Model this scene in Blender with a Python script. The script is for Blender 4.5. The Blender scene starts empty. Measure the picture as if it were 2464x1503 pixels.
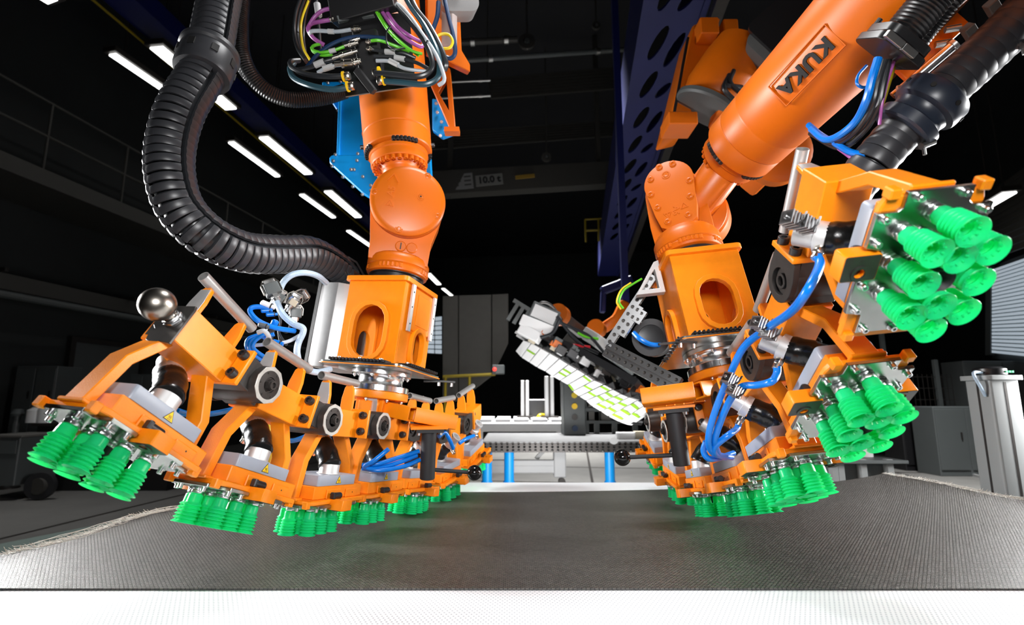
import bpy, bmesh, math, random
from mathutils import Vector as V, Matrix as Mx
from mathutils.geometry import tessellate_polygon
random.seed(7)
S = bpy.context.scene
COL = S.collection
R = math.radians
PI = math.pi

# ---------------------------------------------------------------- camera, world, lights, exposure
FPX, CXP, CYP = 1247.0, 1232.0, 751.5          # focal length and image centre in pixels of the 2464 x 1503 frame
PITCH = R(9.45)
CAMZ = 1.25
cam_d = bpy.data.cameras.new('camera'); cam = bpy.data.objects.new('camera', cam_d); COL.objects.link(cam)
cam.location = (0, 0, CAMZ); cam.rotation_euler = (PI/2 + PITCH, 0, 0)
cam_d.sensor_width = 36.0; cam_d.lens = FPX/2464*36.0; cam_d.clip_start = .02; cam_d.clip_end = 200
cam_d.dof.use_dof = True; cam_d.dof.focus_distance = 1.35; cam_d.dof.aperture_fstop = 3.6
S.camera = cam
S.view_settings.view_transform = 'Standard'; S.view_settings.look = 'None'
S.view_settings.exposure = 0.0; S.view_settings.gamma = 1.0; S.view_settings.use_curve_mapping = False
wd = bpy.data.worlds.new('world'); S.world = wd; wd.use_nodes = True
wd.node_tree.nodes['Background'].inputs[0].default_value = (.5, .6, .8, 1)
wd.node_tree.nodes['Background'].inputs[1].default_value = .008

def area(name, loc, target, sx, sy, power, col=(1, 1, 1), spread=180):
    l = bpy.data.lights.new(name, 'AREA'); l.shape = 'RECTANGLE'; l.size = sx; l.size_y = sy; l.energy = power; l.color = col
    l.spread = R(spread)
    o = bpy.data.objects.new(name, l); COL.objects.link(o); o.location = loc
    o.rotation_euler = (V(target) - V(loc)).to_track_quat('-Z', 'Y').to_euler()
    return o
#LIGHTS
area('studio_light_left', (-4.1, 2.55, 2.35), (.5, 1.35, 1.1), .6, .7, 50, spread=80)
area('studio_light_right', (4.3, 1.35, 2.35), (-.45, 1.45, 1.1), .6, .7, 42, spread=80)
area('studio_light_front', (.1, -.5, 1.7), (0, 1.5, 1.72), .7, .35, 12.5, spread=80)
area('studio_light_top', (0, 1.45, 3.35), (0, 1.35, .84), .5, .5, 13, spread=110)
area('rim_light_left', (-2.7, 2.15, 1.45), (-.95, 1.6, .84), .3, .7, 42, spread=110)
area('rim_light_right', (3.4, 2.5, 1.5), (1.3, 1.9, .84), .3, .7, 55, spread=110)
area('hall_fill_light', (.6, 6.2, 6.2), (.6, 6.2, 0), .8, .8, 250, spread=60)  # added overhead fill to brighten the bench and floor behind the table
area('hall_fill_light_left', (-5.5, 5.5, 7.2), (-5.2, 5.5, 0), .8, .8, 85, spread=70)  # added fill that lifts the left-hand floor out of black
area('hall_fill_light_right', (5.5, 6.0, 7.2), (5.6, 7.0, 0), .8, .8, 240, spread=70)  # added fill for the right-hand floor and the cabinets there
area('hall_fill_light_far', (1.2, 13, 6.4), (1.2, 12.4, 0), .8, .8, 300, spread=70)  # added fill for the distant floor seen between the blue table legs
area('low_fill_light', (.35, 3.25, .62), (.4, 5.2, 1.15), .5, .25, 21)  # added fill, out of sight behind the work table, for gripper pads and bench

# ---------------------------------------------------------------- small helpers
def W(px, py, y):                                # the world point seen at a pixel of the photograph, y metres in front of the camera
    u = (px-CXP)/FPX; v = (CYP-py)/FPX
    d = V((u, math.cos(PITCH)-v*math.sin(PITCH), math.sin(PITCH)+v*math.cos(PITCH)))
    return d*(y/d.y) + V((0, 0, CAMZ))
def WZ(px, py, z):                               # the same on a horizontal plane
    u = (px-CXP)/FPX; v = (CYP-py)/FPX
    d = V((u, math.cos(PITCH)-v*math.sin(PITCH), math.sin(PITCH)+v*math.cos(PITCH)))
    return d*((z-CAMZ)/d.z) + V((0, 0, CAMZ))
def frame(o, z, x=None):                         # matrix with local z along z
    z = V(z).normalized()
    if x is None: x = V((1, 0, 0)) if abs(z.x) < .8 else V((0, 1, 0))
    x = V(x); x = (x - z*x.dot(z)).normalized(); y = z.cross(x)
    m = Mx((x, y, z)).transposed().to_4x4(); m.translation = V(o); return m
def spline(P, n=8):                              # Catmull-Rom through points
    P = [V(p) for p in P]; out = []
    for i in range(len(P)-1):
        a = P[i-1] if i else P[0]*2-P[1]; b, c = P[i], P[i+1]; d = P[i+2] if i+2 < len(P) else c*2-b
        for k in range(n):
            t = k/n
            out.append(.5*((2*b)+(c-a)*t+(2*a-5*b+4*c-d)*t*t+(3*b-a-3*c+d)*t**3))
    out.append(P[-1]); return out
def even(path, step):
    out = [path[0].copy()]; acc = 0
    for a, b in zip(path, path[1:]):
        L = (b-a).length; pos = step-acc
        while pos <= L: out.append(a+(b-a)*(pos/L)); pos += step
        acc = (acc+L) % step
    return out
def frames(path):
    fr = []; T0 = None; x = None
    for i, p in enumerate(path):
        t = (path[min(i+1, len(path)-1)]-path[max(i-1, 0)]).normalized()
        if x is None: x = t.orthogonal().normalized()
        else: x = (x-t*x.dot(t)).normalized()
        fr.append(frame(p, t, x))
    return fr

class MB:
    def __init__(s): s.v = []; s.f = []; s.m = []
    def add(s, vs, fs, mat=0, M=None):
        b = len(s.v)
        s.v += [tuple(M@V(p)) if M is not None else tuple(p) for p in vs]
        s.f += [[b+i for i in f] for f in fs]; s.m += [mat]*len(fs); return s
    def box(s, x0, x1, y0, y1, z0, z1, mat=0, M=None):
        vs = [(x0,y0,z0),(x1,y0,z0),(x1,y1,z0),(x0,y1,z0),(x0,y0,z1),(x1,y0,z1),(x1,y1,z1),(x0,y1,z1)]
        return s.add(vs, [(0,3,2,1),(4,5,6,7),(0,1,5,4),(1,2,6,5),(2,3,7,6),(3,0,4,7)], mat, M)
    def lathe(s, prof, M=None, n=24, mat=0, a0=0, a1=None, closed=False, cap=True):
        full = a1 is None; a1 = 2*PI if full else a1; k = n if full else n+1; b = []; vs = []; fs = []
        for r, z in prof:
            for i in range(k):
                a = a0+(a1-a0)*i/n; vs.append((r*math.cos(a), r*math.sin(a), z))
        m = len(prof)
        for j in range(m if closed else m-1):
            j2 = (j+1) % m
            for i in range(n):
                i2 = (i+1) % k
                fs.append((j*k+i, j*k+i2, j2*k+i2, j2*k+i))
        if full and cap and not closed:
            if prof[0][0] > 1e-6: fs.append(tuple(range(k))[::-1])
            if prof[-1][0] > 1e-6: fs.append(tuple(range((m-1)*k, m*k)))
        if not full and closed:
            fs.append(tuple(j*k for j in range(m))); fs.append(tuple(j*k+k-1 for j in range(m))[::-1])
        return s.add(vs, fs, mat, M)
    def cyl(s, p0, p1, r0, r1=None, n=16, mat=0, M=None):
        p0, p1 = V(p0), V(p1); r1 = r0 if r1 is None else r1
        F = frame(p0, p1-p0)
        return s.lathe([(r0, 0), (r1, (p1-p0).length)], F if M is None else M@F, n, mat)
    def ring(s, p0, p1, ri, ro, n=24, mat=0, M=None):
        p0, p1 = V(p0), V(p1); L = (p1-p0).length; F = frame(p0, p1-p0)
        return s.lathe([(ri, 0), (ro, 0), (ro, L), (ri, L)], F if M is None else M@F, n, mat, closed=True)
    def sph(s, c, r, n=24, mat=0, M=None):
        pr = [(r*math.sin(PI*i/(n//2)), -r*math.cos(PI*i/(n//2))) for i in range(n//2+1)]
        pr[0] = (1e-7, -r); pr[-1] = (1e-7, r)
        F = Mx.Translation(V(c)); return s.lathe(pr, F if M is None else M@F, n, mat, cap=False)
    def tube(s, path, r, n=10, mat=0, M=None, cap=True):
        fr = frames([V(p) for p in path]); vs = []; fs = []
        for i, F in enumerate(fr):
            rr = r[i] if isinstance(r, (list, tuple)) else r
            for k in range(n): vs.append(F@V((rr*math.cos(2*PI*k/n), rr*math.sin(2*PI*k/n), 0)))
        for i in range(len(fr)-1):
            for k in range(n): fs.append((i*n+k, i*n+(k+1) % n, (i+1)*n+(k+1) % n, (i+1)*n+k))
        if cap: fs.append(tuple(range(n))[::-1]); fs.append(tuple(range((len(fr)-1)*n, len(fr)*n)))
        return s.add(vs, fs, mat, M)
    def bar(s, path, w, h, M=None, mat=0, side=(0, 1, 0)):     # rectangular section along a path, w along side
        path = [V(p) for p in path]; vs = []; fs = []
        for i, p in enumerate(path):
            t0 = (path[i]-path[i-1]).normalized() if i else None
            t1 = (path[i+1]-path[i]).normalized() if i < len(path)-1 else None
            t = ((t0 or t1)+(t1 or t0)).normalized(); k = 1/max(.3, t.dot(t1 or t0))
            y = V(side); y = (y-t*y.dot(t)).normalized(); z = t.cross(y)*k
            for a, b in ((-1, -1), (1, -1), (1, 1), (-1, 1)): vs.append(p+y*(a*w/2)+z*(b*h/2))
        for i in range(len(path)-1):
            for k in range(4): fs.append((i*4+k, i*4+(k+1) % 4, i*4+4+(k+1) % 4, i*4+4+k))
        n = len(path)*4
        fs.append((3, 2, 1, 0)); fs.append((n-4, n-3, n-2, n-1)); return s.add(vs, fs, mat, M)
    def plate(s, outer, z0, z1, holes=(), M=None, mat=0, hole_mat=None):   # flat plate with real holes
        loops = [[V((x, y, 0)) for x, y in outer]]+[[V((x, y, 0)) for x, y in h] for h in holes]
        tri = tessellate_polygon(loops); flat = [p for l in loops for p in l]; n = len(flat)
        vs = [(p.x, p.y, z0) for p in flat]+[(p.x, p.y, z1) for p in flat]; fs = []
        for a, b, c in tri:
            if (flat[b]-flat[a]).cross(flat[c]-flat[a]).z < 0: b, c = c, b
            fs.append((a+n, b+n, c+n)); fs.append((c, b, a))
        st = 0
        hm = len(fs)
        for li, l in enumerate(loops):
            k = len(l); ar = sum(l[i].x*l[(i+1) % k].y-l[(i+1) % k].x*l[i].y for i in range(k))
            for i in range(k):
                a, b = st+i, st+(i+1) % k
                q = (a, b, b+n, a+n)
                if (ar < 0) == (li == 0): q = q[::-1]
                fs.append(q)
            st += k
        s.add(vs, fs, mat, M)
        return s
    def mesh(s, name, mats, bev=0, seg=1, ang=35, weld=False):
        me = bpy.data.meshes.new(name); me.from_pydata(s.v, [], s.f)
        for m in (mats if isinstance(mats, (list, tuple)) else [mats]): me.materials.append(m)
        if max(s.m, default=0) > 0: me.polygons.foreach_set('material_index', s.m)
        bm = bmesh.new(); bm.from_mesh(me)
        if weld: bmesh.ops.remove_doubles(bm, verts=bm.verts, dist=1e-5)
        bmesh.ops.recalc_face_normals(bm, faces=bm.faces)
        if bev:
            es = [e for e in bm.edges if len(e.link_faces) == 2 and e.calc_face_angle(0) > R(28)]
            bmesh.ops.bevel(bm, geom=es, offset=bev, segments=seg, affect='EDGES', clamp_overlap=True, profile=.5)
        bm.to_mesh(me); bm.free()
        me.polygons.foreach_set('use_smooth', [True]*len(me.polygons)); me.set_sharp_from_angle(angle=R(ang))
        return me
def put(name, me, parent=None, M=None):
    o = bpy.data.objects.new(name, me); COL.objects.link(o)
    if parent is not None: o.parent = parent
    if M is not None: o.matrix_basis = M
    return o
def ob(name, mb, mats, parent=None, M=None, bev=0, seg=1, ang=35): return put(name, mb.mesh(name, mats, bev, seg, ang), parent, M)
def tag(o, label, cat, group=None, kind=None):
    o['label'] = label; o['category'] = cat
    if group: o['group'] = group
    if kind: o['kind'] = kind
    return o
def thing(name, label, cat, M=None, group=None):
    o = bpy.data.objects.new(name, None); COL.objects.link(o); o.empty_display_size = .05
    if M is not None: o.matrix_basis = M
    return tag(o, label, cat, group)
def struct(o): o['kind'] = 'structure'; return o
def circle(cx, cy, r, n=16): return [(cx+r*math.cos(2*PI*i/n), cy+r*math.sin(2*PI*i/n)) for i in range(n)]
def stadium(cx, cy, w, h, n=8):                  # upright slot, w wide, h tall
    r = w/2; d = h/2-r; out = []
    for i in range(n+1): a = PI*i/n; out.append((cx+r*math.cos(a), cy+d+r*math.sin(a)))
    for i in range(n+1): a = PI+PI*i/n; out.append((cx+r*math.cos(a), cy-d+r*math.sin(a)))
    return out
def rrect(x0, x1, y0, y1, r, n=4):
    out = []
    for cx, cy, a0 in ((x1-r, y1-r, 0), (x0+r, y1-r, 90), (x0+r, y0+r, 180), (x1-r, y0+r, 270)):
        for i in range(n+1): a = R(a0+90*i/n); out.append((cx+r*math.cos(a), cy+r*math.sin(a)))
    return out
def text_mesh(body, size, depth, mat, align='CENTER', bold=0, spacing=1.0):
    c = bpy.data.curves.new('lettering', 'FONT'); c.body = body; c.size = size; c.extrude = depth; c.align_x = align; c.align_y = 'CENTER'
    c.offset = bold; c.space_character = spacing; c.resolution_u = 3
    t = bpy.data.objects.new('lettering', c); COL.objects.link(t)
    bpy.context.view_layer.update()
    me = bpy.data.meshes.new_from_object(t.evaluated_get(bpy.context.evaluated_depsgraph_get()))
    bpy.data.objects.remove(t); bpy.data.curves.remove(c)
    me.name = 'lettering'; me.materials.clear(); me.materials.append(mat); return me

# ---------------------------------------------------------------- materials
def mat(name, col, rough=.5, metal=0, noise=0, nscale=30, bump=0, bscale=200, coat=0, emit=None, estr=0, alpha=None, spec=None):
    m = bpy.data.materials.new(name); m.use_nodes = True; nt = m.node_tree; b = nt.nodes['Principled BSDF']
    b.inputs['Base Color'].default_value = (*col, 1); b.inputs['Roughness'].default_value = rough; b.inputs['Metallic'].default_value = metal
    if spec is not None: b.inputs['Specular IOR Level'].default_value = spec
    if coat: b.inputs['Coat Weight'].default_value = coat; b.inputs['Coat Roughness'].default_value = .15
    if emit: b.inputs['Emission Color'].default_value = (*emit, 1); b.inputs['Emission Strength'].default_value = estr
    if noise or bump:
        tc = nt.nodes.new('ShaderNodeTexCoord')
        if noise:
            n = nt.nodes.new('ShaderNodeTexNoise'); n.inputs['Scale'].default_value = nscale; n.inputs['Detail'].default_value = 4
            nt.links.new(tc.outputs['Object'], n.inputs['Vector'])
            mx = nt.nodes.new('ShaderNodeMix'); mx.data_type = 'RGBA'
            mx.inputs['A'].default_value = (*[c*(1-noise) for c in col], 1); mx.inputs['B'].default_value = (*[min(1, c*(1+noise)) for c in col], 1)
            nt.links.new(n.outputs['Fac'], mx.inputs['Factor']); nt.links.new(mx.outputs['Result'], b.inputs['Base Color'])
        if bump:
            n = nt.nodes.new('ShaderNodeTexNoise'); n.inputs['Scale'].default_value = bscale; n.inputs['Detail'].default_value = 3
            nt.links.new(tc.outputs['Object'], n.inputs['Vector'])
            bp = nt.nodes.new('ShaderNodeBump'); bp.inputs['Strength'].default_value = bump; bp.inputs['Distance'].default_value = .002
            nt.links.new(n.outputs['Fac'], bp.inputs['Height']); nt.links.new(bp.outputs['Normal'], b.inputs['Normal'])
    return m
M_ = {}
M_['orange'] = mat('orange_paint', (.84, .232, .003), .38, 0, .1, 40, .12, 500, 0, spec=.4)
M_['robot'] = mat('robot_orange', (.60, .122, .002), .38, 0, .05, 12, .05, 700, 0, spec=.45)
M_['steel'] = mat('brushed_steel', (.5, .5, .49), .36, 1, .12, 60)
M_['plate'] = mat('plate_steel', (.36, .38, .36), .27, 1, .25, 25)
M_['zinc'] = mat('zinc_bolt', (.66, .67, .68), .28, 1)
M_['tube'] = mat('galvanised_tube', (.42, .41, .40), .38, .6, .08, 60)
M_['post'] = mat('grey_post_paint', (.26, .275, .275), .5)
M_['rail'] = mat('rail_aluminium', (.32, .32, .325), .33, 1, .06, 80)
M_['alu'] = mat('aluminium', (.62, .62, .62), .36, 1, .06, 80)
M_['alumatt'] = mat('matt_aluminium', (.66, .66, .66), .5, .75, .05, 80)
M_['polish'] = mat('polished_aluminium', (.85, .85, .86), .2, 1)
M_['dark'] = mat('dark_steel', (.045, .04, .037), .42, .55, .25, 50)
M_['black'] = mat('black_plastic', (.012, .012, .013), .35)
M_['blackmatt'] = mat('black_rubber', (.016, .016, .018), .6)
M_['hosebk'] = mat('black_hose_shell', (.03, .031, .035), .37, 0, .2, 30)
M_['collar'] = mat('blue_black_collar', (.02, .026, .04), .33)
M_['ball'] = mat('ball_black', (.006, .006, .006), .06)
M_['tape'] = mat('black_tape', (.006, .006, .006), .24, 0, 0, 1, .9, 40)
M_['grey'] = mat('grey_box_paint', (.30, .33, .39), .38, 0, .04, 30)
M_['hole'] = mat('dark_hole', (.004, .004, .004), .7)
M_['blue'] = mat('blue_hose', (.0, .16, .62), .28)
M_['clear'] = mat('braided_hose', (.42, .55, .68), .3, 0, .25, 300, .4, 400)
M_['sky'] = mat('sky_blue_paint', (.0, .32, .85), .4, 0, .04, 20)
M_['navy'] = mat('navy_beam_paint', (.001, .005, .085), .55, 0, .1, 6)
M_['green'] = mat('green_cable', (.12, .55, .02), .35)
M_['violet'] = mat('violet_cable', (.36, .09, .33), .35)
M_['yellow'] = mat('yellow_cable', (.75, .55, .02), .35)
M_['greycable'] = mat('grey_cable', (.42, .46, .5), .4)
M_['bkcable'] = mat('black_cable', (.02, .022, .025), .32)
M_['teal'] = mat('dark_teal_hose', (.02, .06, .08), .33)
M_['dkblue'] = mat('dark_blue_cable', (.006, .03, .09), .35)
M_['nickel'] = mat('nickel_plug', (.6, .56, .5), .25, 1)
M_['signy'] = mat('sign_yellow', (.9, .55, .0), .45)
M_['white'] = mat('white_paint', (.8, .8, .8), .45)
M_['label'] = mat('paper_label', (.5, .5, .5), .5)
M_['lime'] = mat('lime_strip', (.25, .5, .01), .5)
M_['floor'] = mat('workshop_floor', (.17, .165, .155), .42, 0, .25, 3)
M_['concrete'] = mat('grey_wall_panel', (.12, .115, .105), .7, 0, .12, 8)
M_['wall'] = mat('dark_wall', (.02, .023, .023), .7, 0, .2, 2)
M_['ceil'] = mat('dark_ceiling', (.02, .021, .024), .8)
M_['cab'] = mat('cabinet_grey', (.085, .095, .095), .45, 0, .06, 5)
M_['beam'] = mat('girder_grey', (.045, .043, .038), .6, 0, .08, 4)
M_['tubeon'] = mat('lamp_diffuser', (1, 1, 1), .5, emit=(1, 1, .97), estr=4)
M_['windowlit'] = mat('daylit_pane', (.8, .9, 1), .4, emit=(.75, .88, 1), estr=.42)
M_['beige'] = mat('beige_valve', (.45, .4, .3), .5)
M_['red'] = mat('red_lamp', (.8, .02, .02), .4, emit=(1, .05, .03), estr=2)
M_['yrail'] = mat('yellow_rail', (.25, .18, .0), .5)
M_['sand'] = mat('thread_ends', (.62, .6, .55), .55)

def rubber():
    m = bpy.data.materials.new('green_silicone'); m.use_nodes = True; nt = m.node_tree; b = nt.nodes['Principled BSDF']
    b.inputs['Base Color'].default_value = (.02, .76, .31, 1); b.inputs['Roughness'].default_value = .3
    tr = nt.nodes.new('ShaderNodeBsdfTranslucent'); tr.inputs[0].default_value = (.06, .95, .42, 1)
    mx = nt.nodes.new('ShaderNodeMixShader'); mx.inputs[0].default_value = .46
    nt.links.new(b.outputs[0], mx.inputs[1]); nt.links.new(tr.outputs[0], mx.inputs[2])
    nt.links.new(mx.outputs[0], nt.nodes['Material Output'].inputs[0]); return m
M_['cup'] = rubber()

def dots():                                       # white sheet with a grid of small holes
    m = bpy.data.materials.new('dotted_white_sheet'); m.use_nodes = True; nt = m.node_tree; b = nt.nodes['Principled BSDF']
    tc = nt.nodes.new('ShaderNodeTexCoord'); sep = nt.nodes.new('ShaderNodeSeparateXYZ'); nt.links.new(tc.outputs['Object'], sep.inputs[0])
    def mth(op, a, bb=None):
        n = nt.nodes.new('ShaderNodeMath'); n.operation = op
        for i, q in enumerate((a, bb)):
            if q is None: continue
            if isinstance(q, (int, float)): n.inputs[i].default_value = q
            else: nt.links.new(q, n.inputs[i])
        return n.outputs[0]
    p = .0098
    ys = mth('DIVIDE', sep.outputs[1], p*.87); row = mth('FLOOR', ys)
    off = mth('MULTIPLY', mth('MODULO', row, 2.0), .5)
    fx = mth('SUBTRACT', mth('FRACT', mth('ADD', mth('DIVIDE', sep.outputs[0], p), off)), .5)
    fy = mth('SUBTRACT', mth('FRACT', ys), .5)
    d = mth('SQRT', mth('ADD', mth('MULTIPLY', fx, fx), mth('MULTIPLY', fy, fy)))
    k = mth('LESS_THAN', d, .2)
    mx = nt.nodes.new('ShaderNodeMix'); mx.data_type = 'RGBA'; mx.inputs['A'].default_value = (.86, .87, .89, 1); mx.inputs['B'].default_value = (.36, .39, .44, 1)
    nt.links.new(k, mx.inputs['Factor']); nt.links.new(mx.outputs['Result'], b.inputs['Base Color']); b.inputs['Roughness'].default_value = .5
    return m
M_['dots'] = dots()

def weave():
    m = bpy.data.materials.new('woven_fibre'); m.use_nodes = True; nt = m.node_tree; b = nt.nodes['Principled BSDF']
    tc = nt.nodes.new('ShaderNodeTexCoord')
    br = nt.nodes.new('ShaderNodeTexBrick'); br.inputs['Scale'].default_value = 1; br.offset = .5
    br.inputs['Brick Width'].default_value = .0095; br.inputs['Row Height'].default_value = .0058; br.inputs['Mortar Size'].default_value = .0016
    br.inputs['Mortar Smooth'].default_value = .4
    br.inputs['Color1'].default_value = (.17, .155, .135, 1); br.inputs['Color2'].default_value = (.075, .068, .06, 1); br.inputs['Mortar'].default_value = (.006, .006, .006, 1)
    nt.links.new(tc.outputs['Object'], br.inputs['Vector'])
    nt.links.new(br.outputs['Color'], b.inputs['Base Color'])
    n = nt.nodes.new('ShaderNodeTexNoise'); n.inputs['Scale'].default_value = 700; nt.links.new(tc.outputs['Object'], n.inputs['Vector'])
    ad = nt.nodes.new('ShaderNodeMath'); ad.operation = 'MULTIPLY_ADD'; ad.inputs[1].default_value = -1; nt.links.new(br.outputs['Fac'], ad.inputs[0])
    nt.links.new(n.outputs['Fac'], ad.inputs[2])
    bp = nt.nodes.new('ShaderNodeBump'); bp.inputs['Strength'].default_value = .8; bp.inputs['Distance'].default_value = .0015
    nt.links.new(ad.outputs[0], bp.inputs['Height']); nt.links.new(bp.outputs['Normal'], b.inputs['Normal'])
    b.inputs['Roughness'].default_value = .36; b.inputs['Specular IOR Level'].default_value = .9
    return m
M_['weave'] = weave()
# ---------------------------------------------------------------- the hall
RM = Mx.Rotation(R(-7.1), 4, 'Z')
RI = RM.inverted()
def hall(name, x0, x1, y0, y1, z0, z1, m):
    return struct(ob(name, MB().box(x0, x1, y0, y1, z0, z1), M_[m], None, RM))
fl = hall('floor', -11, 13, -6, 29, -.1, 0, 'floor')
g = MB()
for x in (-5.2, -4.1, -3.0, .2, 1.5, 2.8, 4.1, 5.4): g.box(x-.02, x+.02, 2, 16, 0, .004)
for y in (5.2, 6.6, 8.2, 10): g.box(-3, 6, y-.02, y+.02, 0, .0045)
ob('floor_rail', g, M_['dark'], fl)
fi = lambda p: tuple(RI@p)
a, b = WZ(-420,1390,.003), WZ(520,1206,.003); o_ = V((1.5, 0, 0))
ob('floor_marking', MB().add([fi(q) for q in (a, a+o_, b+o_, b)]+[fi(q-V((0,0,.003))) for q in (a, a+o_, b+o_, b)], [(0,1,2,3),(7,6,5,4),(0,4,5,1),(1,5,6,2),(2,6,7,3),(3,7,4,0)]), mat('pale_green_floor_paint', (.24, .31, .28), .5), fl)
hall('ceiling', -11, 13, -6, 29, 9.4, 9.6, 'ceil')
hall('wall_back', -11, 13, 28.8, 29, 0, 9.4, 'wall')
wl = hall('wall_left', -9.6, -9.4, -6, 29, 0, 9.4, 'wall')
wr = hall('wall_right', 12, 12.2, -6, 29, 0, 9.4, 'wall')
hall('wall_front', -11, 13, -6.2, -6, 0, 9.4, 'wall')
# doors in the left wall
for i, (y, w, h, z) in enumerate(((4.6, 1.6, 2.4, 0), (8.6, 1.5, 2.3, 0))):
    d = struct(ob('door_%d' % (i+1), MB().box(-9.4, -9.34, y, y+w, z, z+h), M_['cab'], None, RM))
    f = MB().box(-9.4, -9.3, y-.1, y, z, z+h+.1).box(-9.4, -9.3, y+w, y+w+.1, z, z+h+.1).box(-9.4, -9.3, y, y+w, z+h, z+h+.1)
    ob('door_frame', f, M_['dark'], d)
    ob('door_handle', MB().box(-9.34, -9.28, y+.1, y+.22, z+1.02, z+1.06), M_['steel'], d)

# gallery walkway along the left wall
gw = thing('gallery_walkway', 'dark raised gallery walkway with pipe railings along the hall side wall', 'walkway', RM)
ob('deck', MB().box(-9.35, -8.1, 0, 16, 4.5, 4.75), M_['beam'], gw)
for z in (5.3, 5.85): ob('rail', MB().cyl((-8.15, 0, z), (-8.15, 16, z), .022, n=8), M_['beam'], gw)
pm = MB().cyl((0, 0, 0), (0, 0, 1.12), .02, n=8).mesh('post', M_['beam'])
for i in range(11): put('post', pm, gw, Mx.Translation((-8.15, 1+1.4*i, 4.75)))
gb = thing('duct_run', 'grey duct with round pipe hung below the gallery', 'duct', RM)
ob('duct', MB().box(-9.3, -8.9, 0, 16, 2.95, 3.2), M_['beam'], gb)
ob('pipe', MB().cyl((-8.8, 0, 2.85), (-8.8, 16, 2.85), .06, n=10), M_['cab'], gb)
bm_ = MB().box(-9.4, -8.75, -.03, .03, 3.2, 3.26).mesh('bracket', M_['dark'])
for i in range(6): put('bracket', bm_, gb, Mx.Translation((0, 2+2.4*i, 0)))

# ceiling lights (two converging rows) on the blue beam
def strip_light(a, b, w, label, z=6.4):
    p, q = WZ(*a, z), WZ(*b, z); L = (q-p).length; d = (q-p).normalized()
    M = frame(p, (0, 0, -1), d)
    t = thing('strip_light', label, 'lamp', M, 'strip lights under the hall roof')
    ob('housing', MB().box(-.06, L+.06, -w/2-.05, w/2+.05, -.1, -.012), M_['dark'], t, bev=.01)
    for k in (.2, .8): ob('hanger', MB().cyl((L*k, 0, -.09), (L*k, 0, z-9.4), .012, n=6), M_['dark'], t)
    ob('diffuser', MB().box(0, L, -w/2, w/2, -.012, .02), M_['tubeon'], t, bev=.008)
LL = [((270,130),(402,220),.13,'first long strip light from the top in the outer row'),
      ((556,342),(668,424),.13,'second strip light down the outer row, beside the hose curve'),
      ((726,468),(803,523),.13,'third strip light down the outer row, above the hose bend'),
      ((838,555),(895,594),.13,'fourth strip light down the outer row, partly behind the orange wrist'),
      ((1066,694),(1094,717),.14,'farthest strip light, low beside the grey partition wall'),
      ((376,113),(556,262),.22,'strip light crossed by the ribbed black hose'),
      ((634,330),(742,418),.2,'strip light at the blue column end of the inner row'),
      ((789,460),(862,522),.2,'strip light beside the blue bolted plate, inner row'),
      ((1030,658),(1056,684),.2,'small far strip light just behind the wrist flange'),
      ((60,-38),(128,4),.2,'strip light cut by the top edge over the gallery')]
for a, b, w, lb in LL: strip_light(a, b, w, lb)
strip_light((2372,497),(2430,463),.2,'lone strip light behind the top right suction cups', 4.6)
nb = thing('lighting_beam', 'dark blue roof beam running along the strip lights', 'beam')
a, b = WZ(470,120,6.95), WZ(905,530,6.95); d = (b-a).normalized()
ob('box_section', MB().box(-4, (b-a).length+4, -.22, .22, -.3, 0), M_['navy'], nb, frame(a, (0, 0, 1), d))
ob('conduit', MB().cyl((-4, .3, -.35), ((b-a).length+4, .3, -.35), .02, n=8), M_['yrail'], nb, frame(a, (0, 0, 1), d))

# blue gantry beam with slots, over the second robot
gz = 3.3+CAMZ
gy = lambda px, py: RI@WZ(px, py, gz)
xa, xb = (RI@WZ(1552, 60, gz)).x, (RI@WZ(1676, 60, gz)).x
gt = thing('gantry_beam', 'long blue gantry beam with slanted slots cut in its underside', 'beam', RM)
holes = []; y = 1.9; i = 0
while y < 11:
    w = xb-xa; cx1 = xa+w*.33; cx2 = xa+w*.70
    holes.append([(cx1+.055*math.cos(t)-.05*math.sin(t), y+.24*math.sin(t)) for t in [2*PI*k/14 for k in range(14)]])
    holes.append([(cx2+.05*math.cos(t)-.05*math.sin(t), y+.12+(.14 if i % 2 else .25)*math.sin(t)) for t in [2*PI*k/14 for k in range(14)]])
    y += .66; i += 1
ob('slotted_plate', MB().plate([(xa, 1.2), (xb, 1.2), (xb, 14), (xa, 14)], gz, gz+.02, holes), M_['navy'], gt)
ob('web', MB().box(xa-.05, xa, 1.2, 14, gz, gz+.7), M_['navy'], gt)
ob('web', MB().box(xb, xb+.05, 1.2, 14, gz-.02, gz+.7), M_['navy'], gt)
ob('top_plate', MB().box(xa, xb, 1.2, 14, gz+.68, gz+.7), M_['hole'], gt)
ob('guide_rail', MB().box(xb+.06, xb+.16, 1.2, 14, gz-.12, gz-.04), M_['dark'], gt)

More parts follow.
